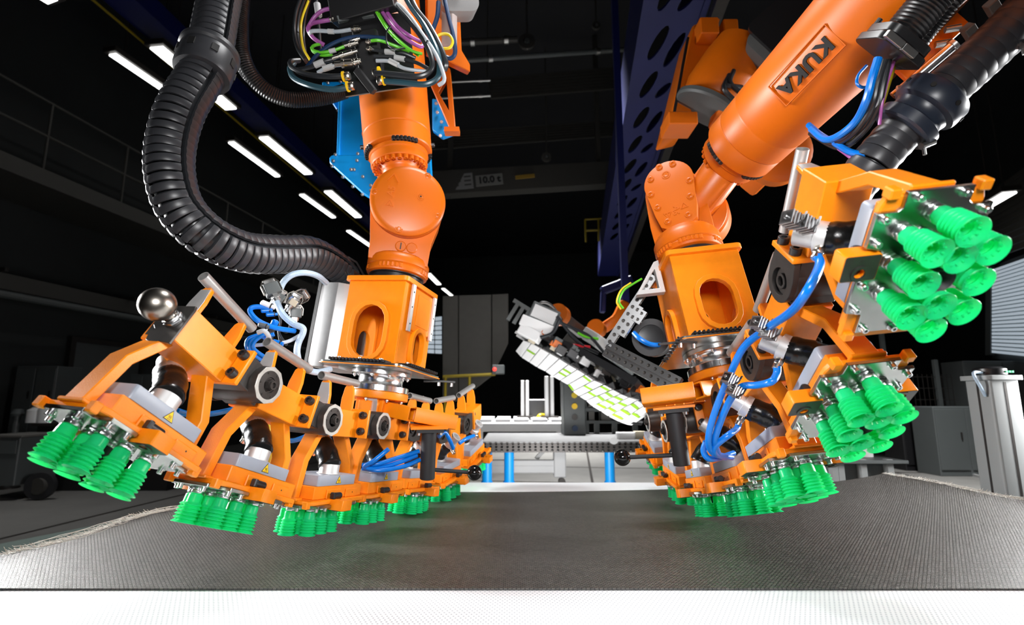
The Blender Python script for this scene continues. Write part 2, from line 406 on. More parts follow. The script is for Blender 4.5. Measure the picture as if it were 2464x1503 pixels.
# cross girder with the load sign
def quad_panel(name, c, n, m, parent, th=.05, gap=.25):   # slats across the quad c00 c10 c11 c01 (bottom-left, bottom-right, top-right, top-left)
    p00, p10, p11, p01 = c; nrm = (p10-p00).cross(p01-p00).normalized()
    for k in range(n):
        t0, t1 = k/n, (k+1-gap)/n
        a, b, e, f = p00.lerp(p01, t0), p10.lerp(p11, t0), p10.lerp(p11, t1), p00.lerp(p01, t1)
        mb = MB().add([a, b, e, f]+[q-nrm*th for q in (a, b, e, f)], [(0,1,2,3),(7,6,5,4),(0,4,5,1),(1,5,6,2),(2,6,7,3),(3,7,4,0)])
        ob(name, mb, M_[m], parent)
cg = thing('crane_girder', 'pale cross girder of the overhead crane carrying a load sign', 'girder')
a, b, c_, d_ = W(1030,468,10), W(1490,440,10.4), W(1490,386,10.4), W(1030,412,10)
quad_panel('girder_face', (a, b, c_, d_), 1, 'beam', cg, .3, 0)
for q in (a.lerp(b, .1), a.lerp(b, .9)): ob('hanger', MB().box(q.x-.05, q.x+.05, q.y+.2, q.y+.3, q.z, 9.4), M_['beam'], cg)
nrm = (b-a).cross(d_-a).normalized(); Fg = lambda px, py: frame(W(px, py, 10.08)+nrm*.02*(1 if nrm.y < 0 else -1), (0, -1, .05), (b-a))
o = put('load_lettering', text_mesh('10.0 t', .2, .003, M_['black'], bold=.008), cg, Fg(1177, 433))
ob('sign_backing', MB().box(-.28, .28, -.12, .12, -.02, -.006), mat('sign_backing_grey', (.2, .2, .19), .6), cg, Fg(1177, 433))
pl = ob('data_plate', MB().box(-.24, .24, -.17, .17, -.02, -.004), mat('data_plate_grey', (.24, .24, .24), .6), cg, Fg(1110, 437))
for k in range(3):
    ob('text_line', MB().box(-.2, -.06+.05*(k % 2), .08-.09*k, .11-.09*k, -.004, 0), M_['beam'], pl); ob('text_line', MB().box(.06, .2, .08-.09*k, .11-.09*k, -.004, 0), M_['beam'], pl)
ob('warning_strip', MB().box(-.2, .2, -.04, .04, -.02, 0), mat('dull_yellow_strip', (.28, .17, .02), .6), cg, Fg(1263, 425))
for lb, c in (('upper grey louvred roof panel beside the blue slotted beam', (W(1182,236,9.5), W(1515,210,10), W(1520,155,10), W(1172,187,9.5))),
          ('lower grey louvred roof panel above the crane girder', (W(1000,362,10.5), W(1498,325,11), W(1500,287,11), W(1000,318,10.5)))):
    t = thing('louvred_panel', lb, 'panel'); quad_panel('slat', c, 7, 'beam', t)
    for q in (c[3], c[2]): ob('hanger', MB().cyl(q, (q.x, q.y, 9.4), .012, n=6), M_['beam'], t)
def pipe(name, a, b, r, m, lb, cat='pipe'):
    t = thing(name, lb, cat); ob('tube', MB().cyl(a, b, r, n=10), M_[m], t)
    d = (b-a).normalized()
    for k in (.2, .8):
        c = a.lerp(b, k); ob('clamp', MB().ring(c-d*.03, c+d*.03, r*.9, r*1.3, 12), M_['steel'], t)
    return t
pipe('roof_pipe', W(1090,147,7), W(1520,118,7.4), .04, 'cab', 'ribbed grey roof pipe above the louvred panels')
pipe('roof_pipe', W(1060,198,8), W(1180,193,8), .022, 'steel', 'upper thin bright pipe beside the orange triangle bracket')
pipe('roof_pipe', W(1060,236,8), W(1180,230,8), .022, 'steel', 'lower thin bright pipe beside the orange triangle bracket')
pipe('roof_pipe', W(1110,102,7), W(1245,95,7), .05, 'beam', 'thick grey roof pipe ending at the round hanging disc')
def disc(px, py, y, r, lb):
    t = thing('hanging_disc', lb, 'hanger'); c = W(px, py, y)
    ob('disc', MB().ring(c, c+V((0, .05, 0)), r*.45, r, 20), M_['beam'], t); ob('hub', MB().cyl(c+V((0, -.02, 0)), c+V((0, .07, 0)), r*.3, n=12), M_['cab'], t)
    ob('rod', MB().cyl(c+V((0, .02, r*.6)), c+V((0, .02, 2.5)), .015, n=6), M_['beam'], t)
disc(1268, 98, 7, .125, 'round dull disc hanging at the end of thick roof pipe'); disc(1435, 60, 8, .07, 'small grey disc hanging on a long rod'); disc(1315, 377, 10, .1, 'small pale disc hanging above the crane girder')

# ---------------------------------------------------------------- work table and fibre mat
TZ = CAMZ-.412
tb = thing('work_table', 'large white work table with dotted perforated top sheet', 'table', Mx.Translation((0, 0, TZ)))
ob('tabletop', MB().plate([(-1.40, .55), (2.12, .55), (1.86, 2.69), (-1.10, 2.69)], -.045, 0), M_['dots'], tb)
ob('apron', MB().plate([(-1.3, .7), (2.0, .7), (1.76, 2.6), (-1.0, 2.6)], -.14, -.045), M_['white'], tb)
for x, y in ((-1.2, .8), (1.9, .8), (1.65, 2.5), (-.9, 2.5)): ob('leg', MB().box(x-.04, x+.04, y-.04, y+.04, -TZ, -.14), M_['white'], tb)
# mat: gently waved grid
near, far = [], []
def edge(u, v):                                   # u across 0..1, v depth 0..1
    yf = 2.40+.29*max(0, (u-.38)/.62)**1.5
    y = 1.2135+(yf-1.2135)*v
    xl = -1.335+(y-1.436)*.2+.012*math.sin(y*9); xr = 1.956-(y-2.076)*.145+.012*math.sin(y*7)
    x = xl+(xr-xl)*u
    e = min(u, 1-u)*3.0
    z = .0045+.006*abs(math.sin(x*1.7+1))*math.sin(y*2.7)**2*min(1, v*4)+(.012*math.exp(-e*14))*(.6+.4*math.sin(y*11))
    if u > .8: z += .035*((u-.8)/.2)**2*v
    return V((x, y, z))
NU, NV = 120, 50; vs = []; fs = []
for layer in (0, 1):
    for j in range(NV+1):
        for i in range(NU+1):
            p = edge(i/NU, j/NV); p.z = p.z if layer == 0 else p.z-.003; vs.append(p)
k = (NU+1)*(NV+1); ix = lambda i, j, l: l*k+j*(NU+1)+i
for j in range(NV):
    for i in range(NU):
        fs.append((ix(i,j,0), ix(i+1,j,0), ix(i+1,j+1,0), ix(i,j+1,0))); fs.append((ix(i,j+1,1), ix(i+1,j+1,1), ix(i+1,j,1), ix(i,j,1)))
for i in range(NU): fs.append((ix(i,0,1), ix(i+1,0,1), ix(i+1,0,0), ix(i,0,0))); fs.append((ix(i,NV,0), ix(i+1,NV,0), ix(i+1,NV,1), ix(i,NV,1)))
for j in range(NV): fs.append((ix(0,j,0), ix(0,j+1,0), ix(0,j+1,1), ix(0,j,1))); fs.append((ix(NU,j,1), ix(NU,j+1,1), ix(NU,j+1,0), ix(NU,j,0)))
mt = tag(ob('fabric_mat', MB().add(vs, fs), M_['weave'], None, Mx.Translation((0, 0, TZ))), 'dark woven fibre mat with frayed side edges lying on the white table', 'mat')
fr = MB()
def strand(p, d, L, w):
    d = d.normalized(); s = d.cross(V((0, 0, 1))).normalized() if abs(d.z) < .95 else V((0, 1, 0)); pts = []
    cur = p.copy(); q = d.copy()
    for a in range(4):
        pts.append(cur.copy()); q = (q+V((random.uniform(-.3, .3), random.uniform(-.3, .3), random.uniform(-.25, .2)))).normalized(); cur = cur+q*L/3
    for a, b in zip(pts, pts[1:]):
        n = (b-a).cross(s).normalized()*w*.4
        fr.add([a-s*w-n, a+s*w-n, b+s*w-n, b-s*w-n, a-s*w+n, a+s*w+n, b+s*w+n, b-s*w+n], [(0,3,2,1),(4,5,6,7),(0,4,7,3),(1,2,6,5)])
for sd in (0, 1):
    for j in range(1400):
        v = random.random(); p = edge(sd, v); out = V((-1 if sd == 0 else 1, random.uniform(-.5, .5), random.uniform(-.1, .55)))
        strand(p-V(((-.012 if sd == 0 else .012)*random.random()*2, 0, 0)), out, random.uniform(.008, .026), random.uniform(.0003, .0009))
    for j in range(9):                           # long warp threads lying along the edge
        v0 = random.random()*.6; L = random.uniform(.2, .4); off = random.uniform(-.05, .02)
        pts = [edge(sd, min(1, v0+L*t/8))+V(((off if sd else -off)+random.uniform(-.004, .004), 0, random.uniform(.002, .01))) for t in range(9)]
        fr.tube(pts, .0007, 5)
fo = ob('fringe', fr, M_['sand'], mt); fo['kind'] = 'stuff'
# ---------------------------------------------------------------- suction heads: shared meshes, built once
def hexn(r, z0, z1, mb=None, cx=0, cy=0):
    mb = mb or MB(); return mb.lathe([(r, z0), (r, z1)], Mx.Translation((cx, cy, 0)), 6)
def cup_profile():
    P = [(.0085, -.012), (.0126, -.0145), (.0132, -.0165), (.0135, -.029), (.0139, -.0305)]
    z = -.0305
    for k in range(5):
        ro = .0183+.0004*k; P += [(ro-.0007, z-.0033), (ro, z-.0043), (ro-.0005, z-.0049), (.0141, z-.0065)]; z -= .0065
    P += [(.0160, -.0650), (.0212, -.0692), (.0208, -.0698)]
    P += [(.0158, -.0660), (.0116, -.0625), (.0105, -.057), (.0128, -.053), (.0105, -.049), (.0100, -.043), (.0003, -.042)]
    return P
cup = MB().lathe(cup_profile(), None, 26, cap=False)
for k in range(10):                                # nubs inside the mouth
    a = 2*PI*k/10; cup.cyl((.0134*math.cos(a), .0134*math.sin(a), -.0652), (.0118*math.cos(a), .0118*math.sin(a), -.0615), .0016, n=5)
cup_me = cup.mesh('suction_cup', M_['cup'], ang=34)
bk = MB().lathe([(.008, -.012), (.0115, -.012), (.0115, -.036), (.012, -.042), (.0172, -.0535), (.0186, -.0578), (.0176, -.0588), (.0112, -.0525), (.0085, -.046), (.0003, -.040)], None, 26, cap=False)
bk_me = bk.mesh('black_cup', M_['blackmatt'], ang=50)
nut_me = hexn(.0135, -.0045, -.0002).add([], []).lathe([(.0132, -.0125), (.0132, -.0058)], Mx.Rotation(.3, 4, 'Z'), 6).lathe([(.0095, -.013), (.0095, 0)], None, 14).mesh('hex_nut', M_['zinc'], .0007)
def socket(r, h, m=0):                             # socket cap screw pointing down from z = 0
    return MB().lathe([(r, 0), (r, -h), (r*.86, -h-.0008), (r*.55, -h-.0008), (r*.5, -h+.004), (1e-6, -h+.004)], None, 12, cap=False)
bolt_me = socket(.0049, .0085).lathe([(.0068, 0), (.0068, -.0013)], None, 14).mesh('bolt', M_['zinc'])
bigbolt_me = socket(.0105, .013).mesh('cap_screw', M_['black'])
out = [(-.135,.044),(-.113,.044),(-.108,.050),(-.108,.078),(-.056,.078),(-.050,.055),(-.006,.055),(-.004,.078),(.053,.078),(.058,.053),(.092,.053),
       (.092,-.053),(.058,-.053),(.053,-.078),(-.004,-.078),(-.006,-.055),(-.050,-.055),(-.056,-.078),(-.108,-.078),(-.108,-.050),(-.113,-.044),(-.135,-.044)]
plate_me = MB().plate(out, 0, .007).mesh('steel_plate', M_['plate'], .0008)
# orange frame under the box
fb = MB().plate([(-.128,.064),(-.112,.070),(.100,.070),(.106,.050),(.106,-.050),(.100,-.070),(-.112,-.070),(-.128,-.064)], .0072, .018)
fb.box(-.104, .109, -.0545, .0465, .0182, .0505)
fb.box(-.140, -.125, .052, .067, .000, .018).box(-.140, -.125, -.067, -.052, .000, .018).box(.093, .108, .052, .067, .000, .018).box(.093, .108, -.067, -.052, .000, .018)
for s, y in ((-1, -.0545), (1, .0465)):
    y0, y1 = sorted((y, y+s*.004)); fb.box(-.055, .005, y0, y1, .018, .042); fb.box(.030, .085, y0, y1, .018, .040)
frame_me = fb.mesh('base_frame', M_['orange'], .0018, 1, 28)
fh = MB()
for y in (-.0588, .0508):
    s = -1 if y < 0 else 1
    for x in (-.04, -.015, .06): fh.cyl((x, y-s*.003, .030), (x, y, .030), .0018, n=8)
fh_me = fh.mesh('screw_holes', M_['hole'])
sb = MB().plate(rrect(-.050, -.008, .056, .108, .003, 2), -.006, .0195, [circle(-.021, .082, .0075, 14)])
block_me = sb.mesh('side_block', M_['orange'], .0015)
blockb_me = MB().plate(rrect(-.049, -.009, .057, .107, .003, 2), -.0068, -.0062, [circle(-.021, .082, .0075, 14)]).ring((-.021,.082,-.0085), (-.021,.082,-.0066), .0078, .0125, 18).cyl((-.021,.082,.002), (-.021,.082,.006), .0076, n=14).cyl((-.040,.082,-.0072), (-.040,.082,-.0068), .003, n=10).mesh('bush', M_['dark'])
stop_me = MB().cyl((-.045, .070, .027), (-.012, .070, .027), .0085, n=14).box(-.018, -.008, .064, .078, .0195, .036).mesh('rubber_stop', M_['black'], .002)
box_me = MB().plate(rrect(-.0938, .0724, -.0548, .0468, .007, 3), .0508, .0768).mesh('heater_box', M_['grey'], .0012, 2)
sg = MB(); tri = lambda r, y: [(r*math.sin(a), r*math.cos(a)) for a in (0, 2*PI/3, 4*PI/3)]
Fs = Mx(((1,0,0,-.008),(0,0,-1,-.0550),(0,1,0,.0622),(0,0,0,1)))
sg.plate(tri(.0135, 0), 0, .0005, M=Fs, mat=0); sg.plate(tri(.0112, 0), .0005, .0008, M=Fs, mat=1)
for k in (-1, 0, 1):
    pts = [V((k*.0024+.0009*math.sin(t*1.3), -.0022+.0011*t, .0009)) for t in range(6)]
    sg.bar(pts, .0007, .0006, Fs, 0, side=(1, 0, 0))
sg.box(-.005, .005, -.0042, -.0034, .0008, .0011, 0, Fs)
sign_me = sg.mesh('warning_sign', [M_['black'], M_['signy']])
# yoke: beam, two legs, hinge flange
yk = MB().box(-.085, .055, -.042, .042, .177, .250)
yk.bar([(-.070,0,.185), (-.112,0,.112), (-.124,0,.016)], .042, .020)
yk.bar([(.040,0,.188), (.093,0,.106), (.101,0,.016)], .042, .020)
yk.box(-.136, -.112, -.030, .030, .0155, .0225).box(.090, .112, -.030, .030, .0155, .0225)
yoke_me = yk.mesh('yoke', M_['orange'], .0018, 1, 28)
cap_me = MB().box(-.0868, -.0848, -.034, .034, .186, .243).mesh('end_plate', M_['dark'])
fl_me = MB().box(.0552, .0660, -.074, .066, .177, .258).mesh('hinge_flange', M_['orange'], .002, 2)
tabL = MB().plate([(-.020,.246),(.020,.246),(.020,.285),(.014,.318),(.006,.325),(-.006,.325),(-.014,.318),(-.020,.285)], -.066, -.057, M=Mx(((0,0,1,0),(1,0,0,0),(0,1,0,0),(0,0,0,1)))).mesh('tube_bracket', M_['orange'], .0015)
tabR_M = Mx.Translation((.112, 0, 0))
tabLf = MB().plate([(-.0185,.25),(.0185,.25),(.0185,.285),(.0125,.317),(-.0125,.317),(-.0185,.285)], -.0672, -.0665, M=Mx(((0,0,1,0),(1,0,0,0),(0,1,0,0),(0,0,0,1)))).mesh('bare_face', M_['alumatt'])
tube_me = MB().ring((-.090, 0, .333), (.080, 0, .333), .0098, .0118, 24).cyl((-.030,0,.3449), (-.030,0,.3452), .0015, n=8).mesh('handle_tube', M_['tube'])
act = MB().lathe([(.036, -.047), (.040, -.043), (.040, .075), (.037, .083), (.037, .0862)], frame((.125, 0, .218), (0, -1, 0), (1, 0, 0)), 32)
act.box(.066, .105, -.070, .045, .186, .250)
act.box(.145, .1655, -.041, .041, .186, .250)
act_me = act.mesh('hinge_actuator', M_['dark'], .002)
Fr = frame((.125, -.0862, .218), (0, -1, 0), (1, 0, 0))
ring_me = MB().plate(circle(0, 0, .0405, 10), 0, .0022, [circle(0, 0, .0305, 28)], Fr).mesh('face_ring', mat('worn_face_ring', (.48, .47, .44), .45, .6, .3, 60), .0006)
hb = MB().lathe([(.0304, 0), (.0304, .0018), (.017, .0028), (.016, -.001)], Fr, 28)
hexn(.0125, .001, .009, hb); hb_v = [Fr@V(p) if i >= len(hb.v)-12 else V(p) for i, p in enumerate(hb.v)]; hb.v = [tuple(p) for p in hb_v]
hb.ring(Fr@V((0,0,.009)), Fr@V((0,0,.0135)), .006, .0098, 16)
for k in range(6):
    a = 2*PI*k/6+.3; c = V((.0265*math.cos(a), .0265*math.sin(a), .0)); hb.cyl(Fr@(c+V((0,0,.0015))), Fr@(c+V((0,0,.0034))), .0021, n=8)
hub_me = hb.mesh('hub_nut', M_['dark'])
Fb = Mx(((-1,0,0,.125),(0,0,1,.047),(0,1,0,.218),(0,0,0,1)))
Dsh = [(.0425*math.cos(R(a)), .0425*math.sin(R(a))) for a in range(-90, 91, 15)]
Dsh = [(-x, y) for x, y in Dsh]+[(.058, .0425), (.058, -.0425)] if False else [(x*1.0, y) for x, y in Dsh]
Dsh = [(-.0425*math.cos(R(a)), .0425*math.sin(R(a))) for a in range(-90, 91, 15)][::-1]
Dsh = Dsh+[(.020, -.0425), (.056, -.036), (.056, .036), (.020, .0425)]
Dm = MB().plate(Dsh, 0, .012, [circle(0, 0, .027, 24)], Fb).plate(circle(0, 0, .0272, 24), .001, .0035, [circle(0, 0, .011, 16)], Fb).ring(Fb@V((0,0,.003)), Fb@V((0,0,.010)), .010, .0155, 18)
Dm.cyl(Fb@V((0,0,-.0005)), Fb@V((0,0,.0012)), .0115, n=14)
brk_me = Dm.mesh('bracket_plate', M_['dark'], .0008)
# vacuum unit: upright collar, taped bend, bare tilted end
vp = [V((-.012, -.022, .0772)), V((-.011, -.022, .094))]
v_me = MB().cyl((-.012, -.022, .0769), (-.011, -.021, .102), .0262, n=28).cyl((-.012,-.022,.0769), (-.012,-.022,.0795), .031, n=28).mesh('vacuum_unit', M_['alumatt'], .001)
tp = spline([(-.011,-.021,.099), (-.008,-.012,.114), (-.002,.003,.130), (.003,.019,.143), (.006,.031,.152)], 4)
tapem = MB(); rr_ = []
for i in range(len(tp)): rr_.append(.0285+.0007*math.sin(i*1.1)+(.0012 if i in (0, 1) else 0))
tapem.tube(tp, rr_, 26)
tape_me = tapem.mesh('tape_wrap', M_['tape'], ang=70)
dv = V((.06, .70, .71)).normalized(); c0 = V((.0058, .0300, .1512))
end_me = MB().ring(c0, c0+dv*.018, .012, .0278, 28).ring(c0+dv*.018, c0+dv*.052, .0145, .0212, 28).cyl(c0+dv*.036, c0+dv*.0365, .0148, n=20).mesh('end_pipe', M_['alumatt'], .001)
fitd = V((.35, .62, -.70)).normalized(); f0 = c0+dv*.006+fitd*.022
fit_me = MB().lathe([(.0098, 0), (.0098, .018)], frame(f0, fitd), 6).cyl(f0+fitd*.018, f0+fitd*.028, .0078, n=14).mesh('hose_fitting', M_['nickel'], .0008)
CUPS = [(-.105,.004),(-.080,.0385),(-.068,.005),(-.075,-.0335),(-.033,.0385),(-.029,-.0335),(.017,.0385),(.004,.004),(.018,-.0335),(.0435,.003)]
BOLTS = [(-.127,.030),(-.127,-.030),(-.100,.067),(-.064,.067),(.004,.067),(.045,.067),(.083,.044),(-.100,-.067),(-.064,-.067),(.004,-.067),(.045,-.067),(.083,-.044),(.085,.0)]
ROT = Mx.Rotation(PI, 4, 'Z')
MIRY = Mx.Rotation(PI, 4, 'Z')
def suction_head(M, label, group, hinge=True, end=False):
    h = thing('suction_head', label, 'gripper head', M, group)
    put('base_frame', frame_me, h); put('steel_plate', plate_me, h); put('screw_holes', fh_me, h)
    for c in CUPS: n = put('suction_cup', cup_me, h, Mx.Translation((c[0], c[1], 0))@Mx.Rotation(random.random()*6, 4, 'Z')); put('hex_nut', nut_me, n)
    n = put('suction_cup', bk_me, h, Mx.Translation((-.030, .007, 0))); n['label'] = 'black shorter suction cup'; put('hex_nut', nut_me, n)
    for b in BOLTS: put('bolt', bolt_me, h, Mx.Translation((b[0], b[1], 0)))
    for s in (0, 1):
        # the two side blocks mirror each other across the head
        if s == 0: k = put('side_block', block_me, h); put('bush', blockb_me, k); put('rubber_stop', stop_me, k)
        else:
            Mm = Mx.Translation((-.058, 0, 0))@MIRY
            k = put('side_block', block_me, h, Mm); put('bush', blockb_me, k); put('rubber_stop', stop_me, k)
    b = put('heater_box', box_me, h); put('warning_sign', sign_me, b)
    y = put('yoke', yoke_me, h)
    t = put('tube_bracket', tabL, h); put('bare_face', tabLf, t); put('tube_bracket', tabL, h, tabR_M)
    put('handle_tube', tube_me, h)
    v = put('vacuum_unit', v_me, h); put('tape_wrap', tape_me, v); put('end_pipe', end_me, v); put('hose_fitting', fit_me, v)
    f = put('hinge_flange', fl_me, h)
    Rb = Mx.Rotation(PI/2, 4, 'Y')
    if hinge:
        a = put('hinge_actuator', act_me, h); put('face_ring', ring_me, a); put('hub_nut', hub_me, a); put('bracket_plate', brk_me, a)
    for yy in (-.060, .054):
        for zz in (.196, .241): put('cap_screw', bigbolt_me, h, Mx.Translation((.0552, yy, zz))@Rb)
    if end: put('end_plate', cap_me, h)
    return h
def rows(m, o): 
    M = Mx([list(r)+[0] for r in m]+[[0, 0, 0, 1]]); M.translation = V(o)+V((0, 0, CAMZ)); return M
ZP = .2181
def chain(M0, near, farr):
    fr = {0: M0}; M = M0
    for k, a in enumerate(near):
        M = M@Mx.Translation((-.125, 0, ZP))@Mx.Rotation(R(a), 4, 'Y')@Mx.Translation((-.125, 0, -ZP)); fr[-k-1] = M
    M = M0
    for k, a in enumerate(farr):
        M = M@Mx.Translation((.125, 0, ZP))@Mx.Rotation(R(-a), 4, 'Y')@Mx.Translation((.125, 0, -ZP)); fr[k+1] = M
    return fr
ML = rows([[0.28704,-0.95324,0.09454],[0.95302,0.29414,0.07230],[-0.09673,0.06934,0.99289]], (-.4516, 1.7134, -.3024))
MR = rows([[0.05046,-0.99419,-0.09508],[0.97013,0.02618,0.24117],[-0.23728,-0.10441,0.96581]], (.6363, 1.4814, -.2408))
CL = chain(ML, (.53, 13.16, 12.17), (-1, 11, 11)); CR = chain(MR, (6.95, 14.11, 11.93), (3.23, 15.47, 15.51))
LBL = {-3: 'orange suction head at the raised ball-knob end of the left gripper',
       -2: 'second suction head from the ball-knob end of the left gripper',
       -1: 'third suction head from the ball-knob end of the left gripper',
       0: 'middle suction head of the left gripper, right under its silver flange',
       1: 'left gripper suction head partly hidden behind its black handle post',
       2: 'left gripper suction head just past the black handle post, before the farthest one',
       3: 'farthest suction head of the left gripper, raised beside the pale table',
       }
LBR = {-3: 'topmost suction head of the right gripper, green cups facing the camera',
       -2: 'second suction head from the top of the right gripper, cups hanging obliquely',
       -1: 'third suction head from the top of the right gripper, under the taped silver unit',
       0: 'middle suction head of the right gripper, below the looped blue hoses',
       1: 'right gripper suction head beside its black handle post, first beyond the middle',
       2: 'right gripper suction head beyond the black handle post, second from the far end',
       3: 'farthest suction head of the right gripper, behind the black handle post'}
HEADS = {}
for C_, LB_, nm in ((CL, LBL, 'left'), (CR, LBR, 'right')):
    for k in sorted(C_):
        M = C_[k] if k <= 0 else C_[k]@ROT
        HEADS[nm, k] = suction_head(M, LB_[k], 'suction heads of the %s gripper' % nm, hinge=(k != 0), end=(nm == 'left' and k == -3))
# steel ball stud on the near end of the left gripper
h = HEADS['left', -3]
ob('stud_plate', MB().plate([(-.048,.164),(-.020,.168),(-.010,.162),(.014,.170),(.020,.186),(.014,.196),(.024,.205),(.026,.235),(.018,.244),(.018,.252),(-.044,.252),(-.048,.243)], -.092, -.087, M=Mx(((0,0,1,0),(1,0,0,0),(0,1,0,0),(0,0,0,1)))), M_['dark'], h, bev=.0008)
bs = ob('ball_knob', MB().sph((-.138, -.022, .215), .0305, 32).cyl((-.112, -.022, .215), (-.100, -.022, .215), .0125, n=18), mat('worn_steel_ball', (.36, .33, .29), .3, 1, .2, 25), h)
bs['label'] = 'worn steel ball knob on a hexagonal stud'
ob('hexagon', MB().lathe([(.0185, 0), (.0185, .012)], frame((-.101, -.022, .215), (1, 0, 0)), 6).ring((-.106,-.022,.215), (-.1005,-.022,.215), .010, .016, 18), M_['zinc'], bs, bev=.001)

# ---------------------------------------------------------------- tool adapters above the grippers
def slot_box(L=.676, hw=.092, hh_=.165):
    mb = MB(); x0, x1, y0, y1, z0, z1 = -.113, .102, -.105, .105, .405, L
    hN = stadium(0, .508-z0, hw, hh_); hS = stadium(.012, .475-z0, .070, .115)
    w = y1-y0; H = z1-z0; d = x1-x0
    Fx = Mx(((0,0,-1,x0),(-1,0,0,0),(0,1,0,z0),(0,0,0,1)))      # near face: local x = -y, y = z, z = -x
    mb.plate([(-w/2,0),(w/2,0),(w/2,H),(-w/2,H)], -.008, 0, [hN], Fx)
    mb.plate([(-w/2,0),(w/2,0),(w/2,H),(-w/2,H)], -d, -d+.008, [hN], Fx)
    for s, y in ((-1, y0), (1, y1)):
        Fy = Mx(((1,0,0,0),(0,0,s,y),(0,1,0,z0),(0,0,0,1)))
        mb.plate([(x0+.008,0),(x1-.008,0),(x1-.008,H),(x0+.008,H)], -.008, 0, [hS], Fy)
    def lip(Fm, h_, o):
        big = [((x-cx_)*1.16+cx_, (y-cy_)*1.10+cy_) for x, y in h_] if False else None
    for Fm, cx_, cy_, ww, hh in ((Fx, 0, .508-z0, hw, hh_), (Mx(((1,0,0,0),(0,0,-1,y0),(0,1,0,z0),(0,0,0,1))), .012, .475-z0, .07, .115), (Mx(((1,0,0,0),(0,0,1,y1),(0,1,0,z0),(0,0,0,1))), .012, .475-z0, .07, .115)):
        mb.plate(stadium(cx_, cy_, ww+.030, hh+.030), -.006, .013, [stadium(cx_, cy_, ww-.001, hh-.001)], Fm)
    mb.plate(rrect(x0-.014, x1+.010, y0-.012, y1+.012, .016), z1, z1+.016)
    mb.box(x0+.008, x1-.008, y0+.008, y1-.008, z0, z0+.006)
    return mb
slot_l = slot_box(.676, .112, .172).mesh('slotted_box', M_['orange'], .002, 1, 28)
slot_r = slot_box(.676, .098, .148).mesh('slotted_box', M_['orange'], .002, 1, 28)
comb = MB().box(0, .20, 0, .034, 0, .008)
for k in range(16): comb.box(.002+.0125*k, .008+.0125*k, .034, .046, .001, .009)
comb_me = comb.mesh('cable_comb', M_['black'], .001)
washer_me = MB().cyl((0,0,0), (0,0,.002), .010, n=16).lathe([(.0065, .002), (.0065, .006), (.004, .0075), (1e-6, .0075)], None, 14, cap=False).mesh('screw', M_['zinc'])
fb_me = MB().lathe([(.0056, 0), (.0056, -.0055)], None, 6).cyl((0,0,-.0055), (0,0,-.009), .003, n=8).cyl((0,0,.0), (0,0,.0015), .0068, n=14).mesh('flange_bolt', M_['zinc'], .0006)
def adapter(T, label, side):
    a = thing('tool_adapter', label, 'adapter', T)
    put('slotted_box', slot_l if side < 0 else slot_r, a)
    bp = ob('base_plate', MB().plate(rrect(-.150, .150, -.145, .145, .02), .393, .404), M_['plate'], a, bev=.001)
    ob('plate_edge', MB().plate(rrect(-.153, .153, -.148, .148, .02), .3945, .3975, [rrect(-.1495, .1495, -.1445, .1445, .02)]), M_['orange'], bp)
    for M in (Mx.Translation((-.112, .105, .4045))@Mx.Rotation(-PI/2, 4, 'Z')@Mx(((1,0,0,0),(0,-1,0,0),(0,0,1,0),(0,0,0,1))), Mx.Translation((-.1, -.112, .4045))@Mx(((1,0,0,0),(0,-1,0,0),(0,0,1,0),(0,0,0,1)))):
        c = put('cable_comb', comb_me, a, M)
        for x in (.025, .1, .175): put('screw', washer_me, c, Mx.Translation((x, .018, .008)))
    f = ob('coupling', MB().lathe([(.096,.393),(.0975,.391),(.0975,.379),(.095,.377),(.0755,.376),(.073,.370),(.073,.352),(.0755,.347),(.093,.345),(.0945,.343),(.0945,.326),(.092,.3245)], None, 48), M_['polish'], a); f['label'] = 'polished silver coupling with bolt circle'
    for k in range(10):
        r_ = Mx.Rotation(2*PI*k/10+.2, 4, 'Z'); put('flange_bolt', fb_me, f, r_@Mx.Translation((.0865, 0, .377)))
    hub = MB().lathe([(.0965,.324),(.0965,.302),(.094,.300),(.04,.298)], None, 48).box(-.05, .05, -.05, .05, .252, .30).box(-.075, .075, -.022, .022, .252, .292)
    ob('hub_plate', hub, M_['orange'], a, bev=.0015)
    for k in range(8):
        r_ = Mx.Rotation(2*PI*k/8+.1, 4, 'Z'); put('flange_bolt', fb_me, a, r_@Mx.Translation((.082, 0, .2995)))
    return a
TL = ML@Mx.Translation((0, .022, 0)); TR = MR@Mx.Translation((0, -.020, 0))
aL = adapter(TL, 'orange slotted box adapter on the silver coupling of the left gripper', -1)
aR = adapter(TR, 'orange slotted box adapter beside the perforated aluminium rails, right gripper', 1)
# left: cover panel and steel strips on the side face
cp = ob('cover_panel', MB().box(-.065, .095, -.112, -.1055, .53, .672), M_['orange'], aL, bev=.003)
ob('panel_field', MB().box(-.03, .065, -.1145, -.1125, .55, .655), M_['orange'], cp, bev=.001)
for x in (-.075, .085):
    s = ob('steel_strip', MB().box(x-.009, x+.009, -.1195, -.1126, .52, .675), M_['alumatt'], cp)
    ob('screw_holes', MB().cyl((x, -.1200, .545), (x, -.1190, .545), .003, n=8).cyl((x, -.1200, .60), (x, -.1190, .60), .003, n=8).cyl((x, -.1200, .65), (x, -.1190, .65), .003, n=8), M_['hole'], s)
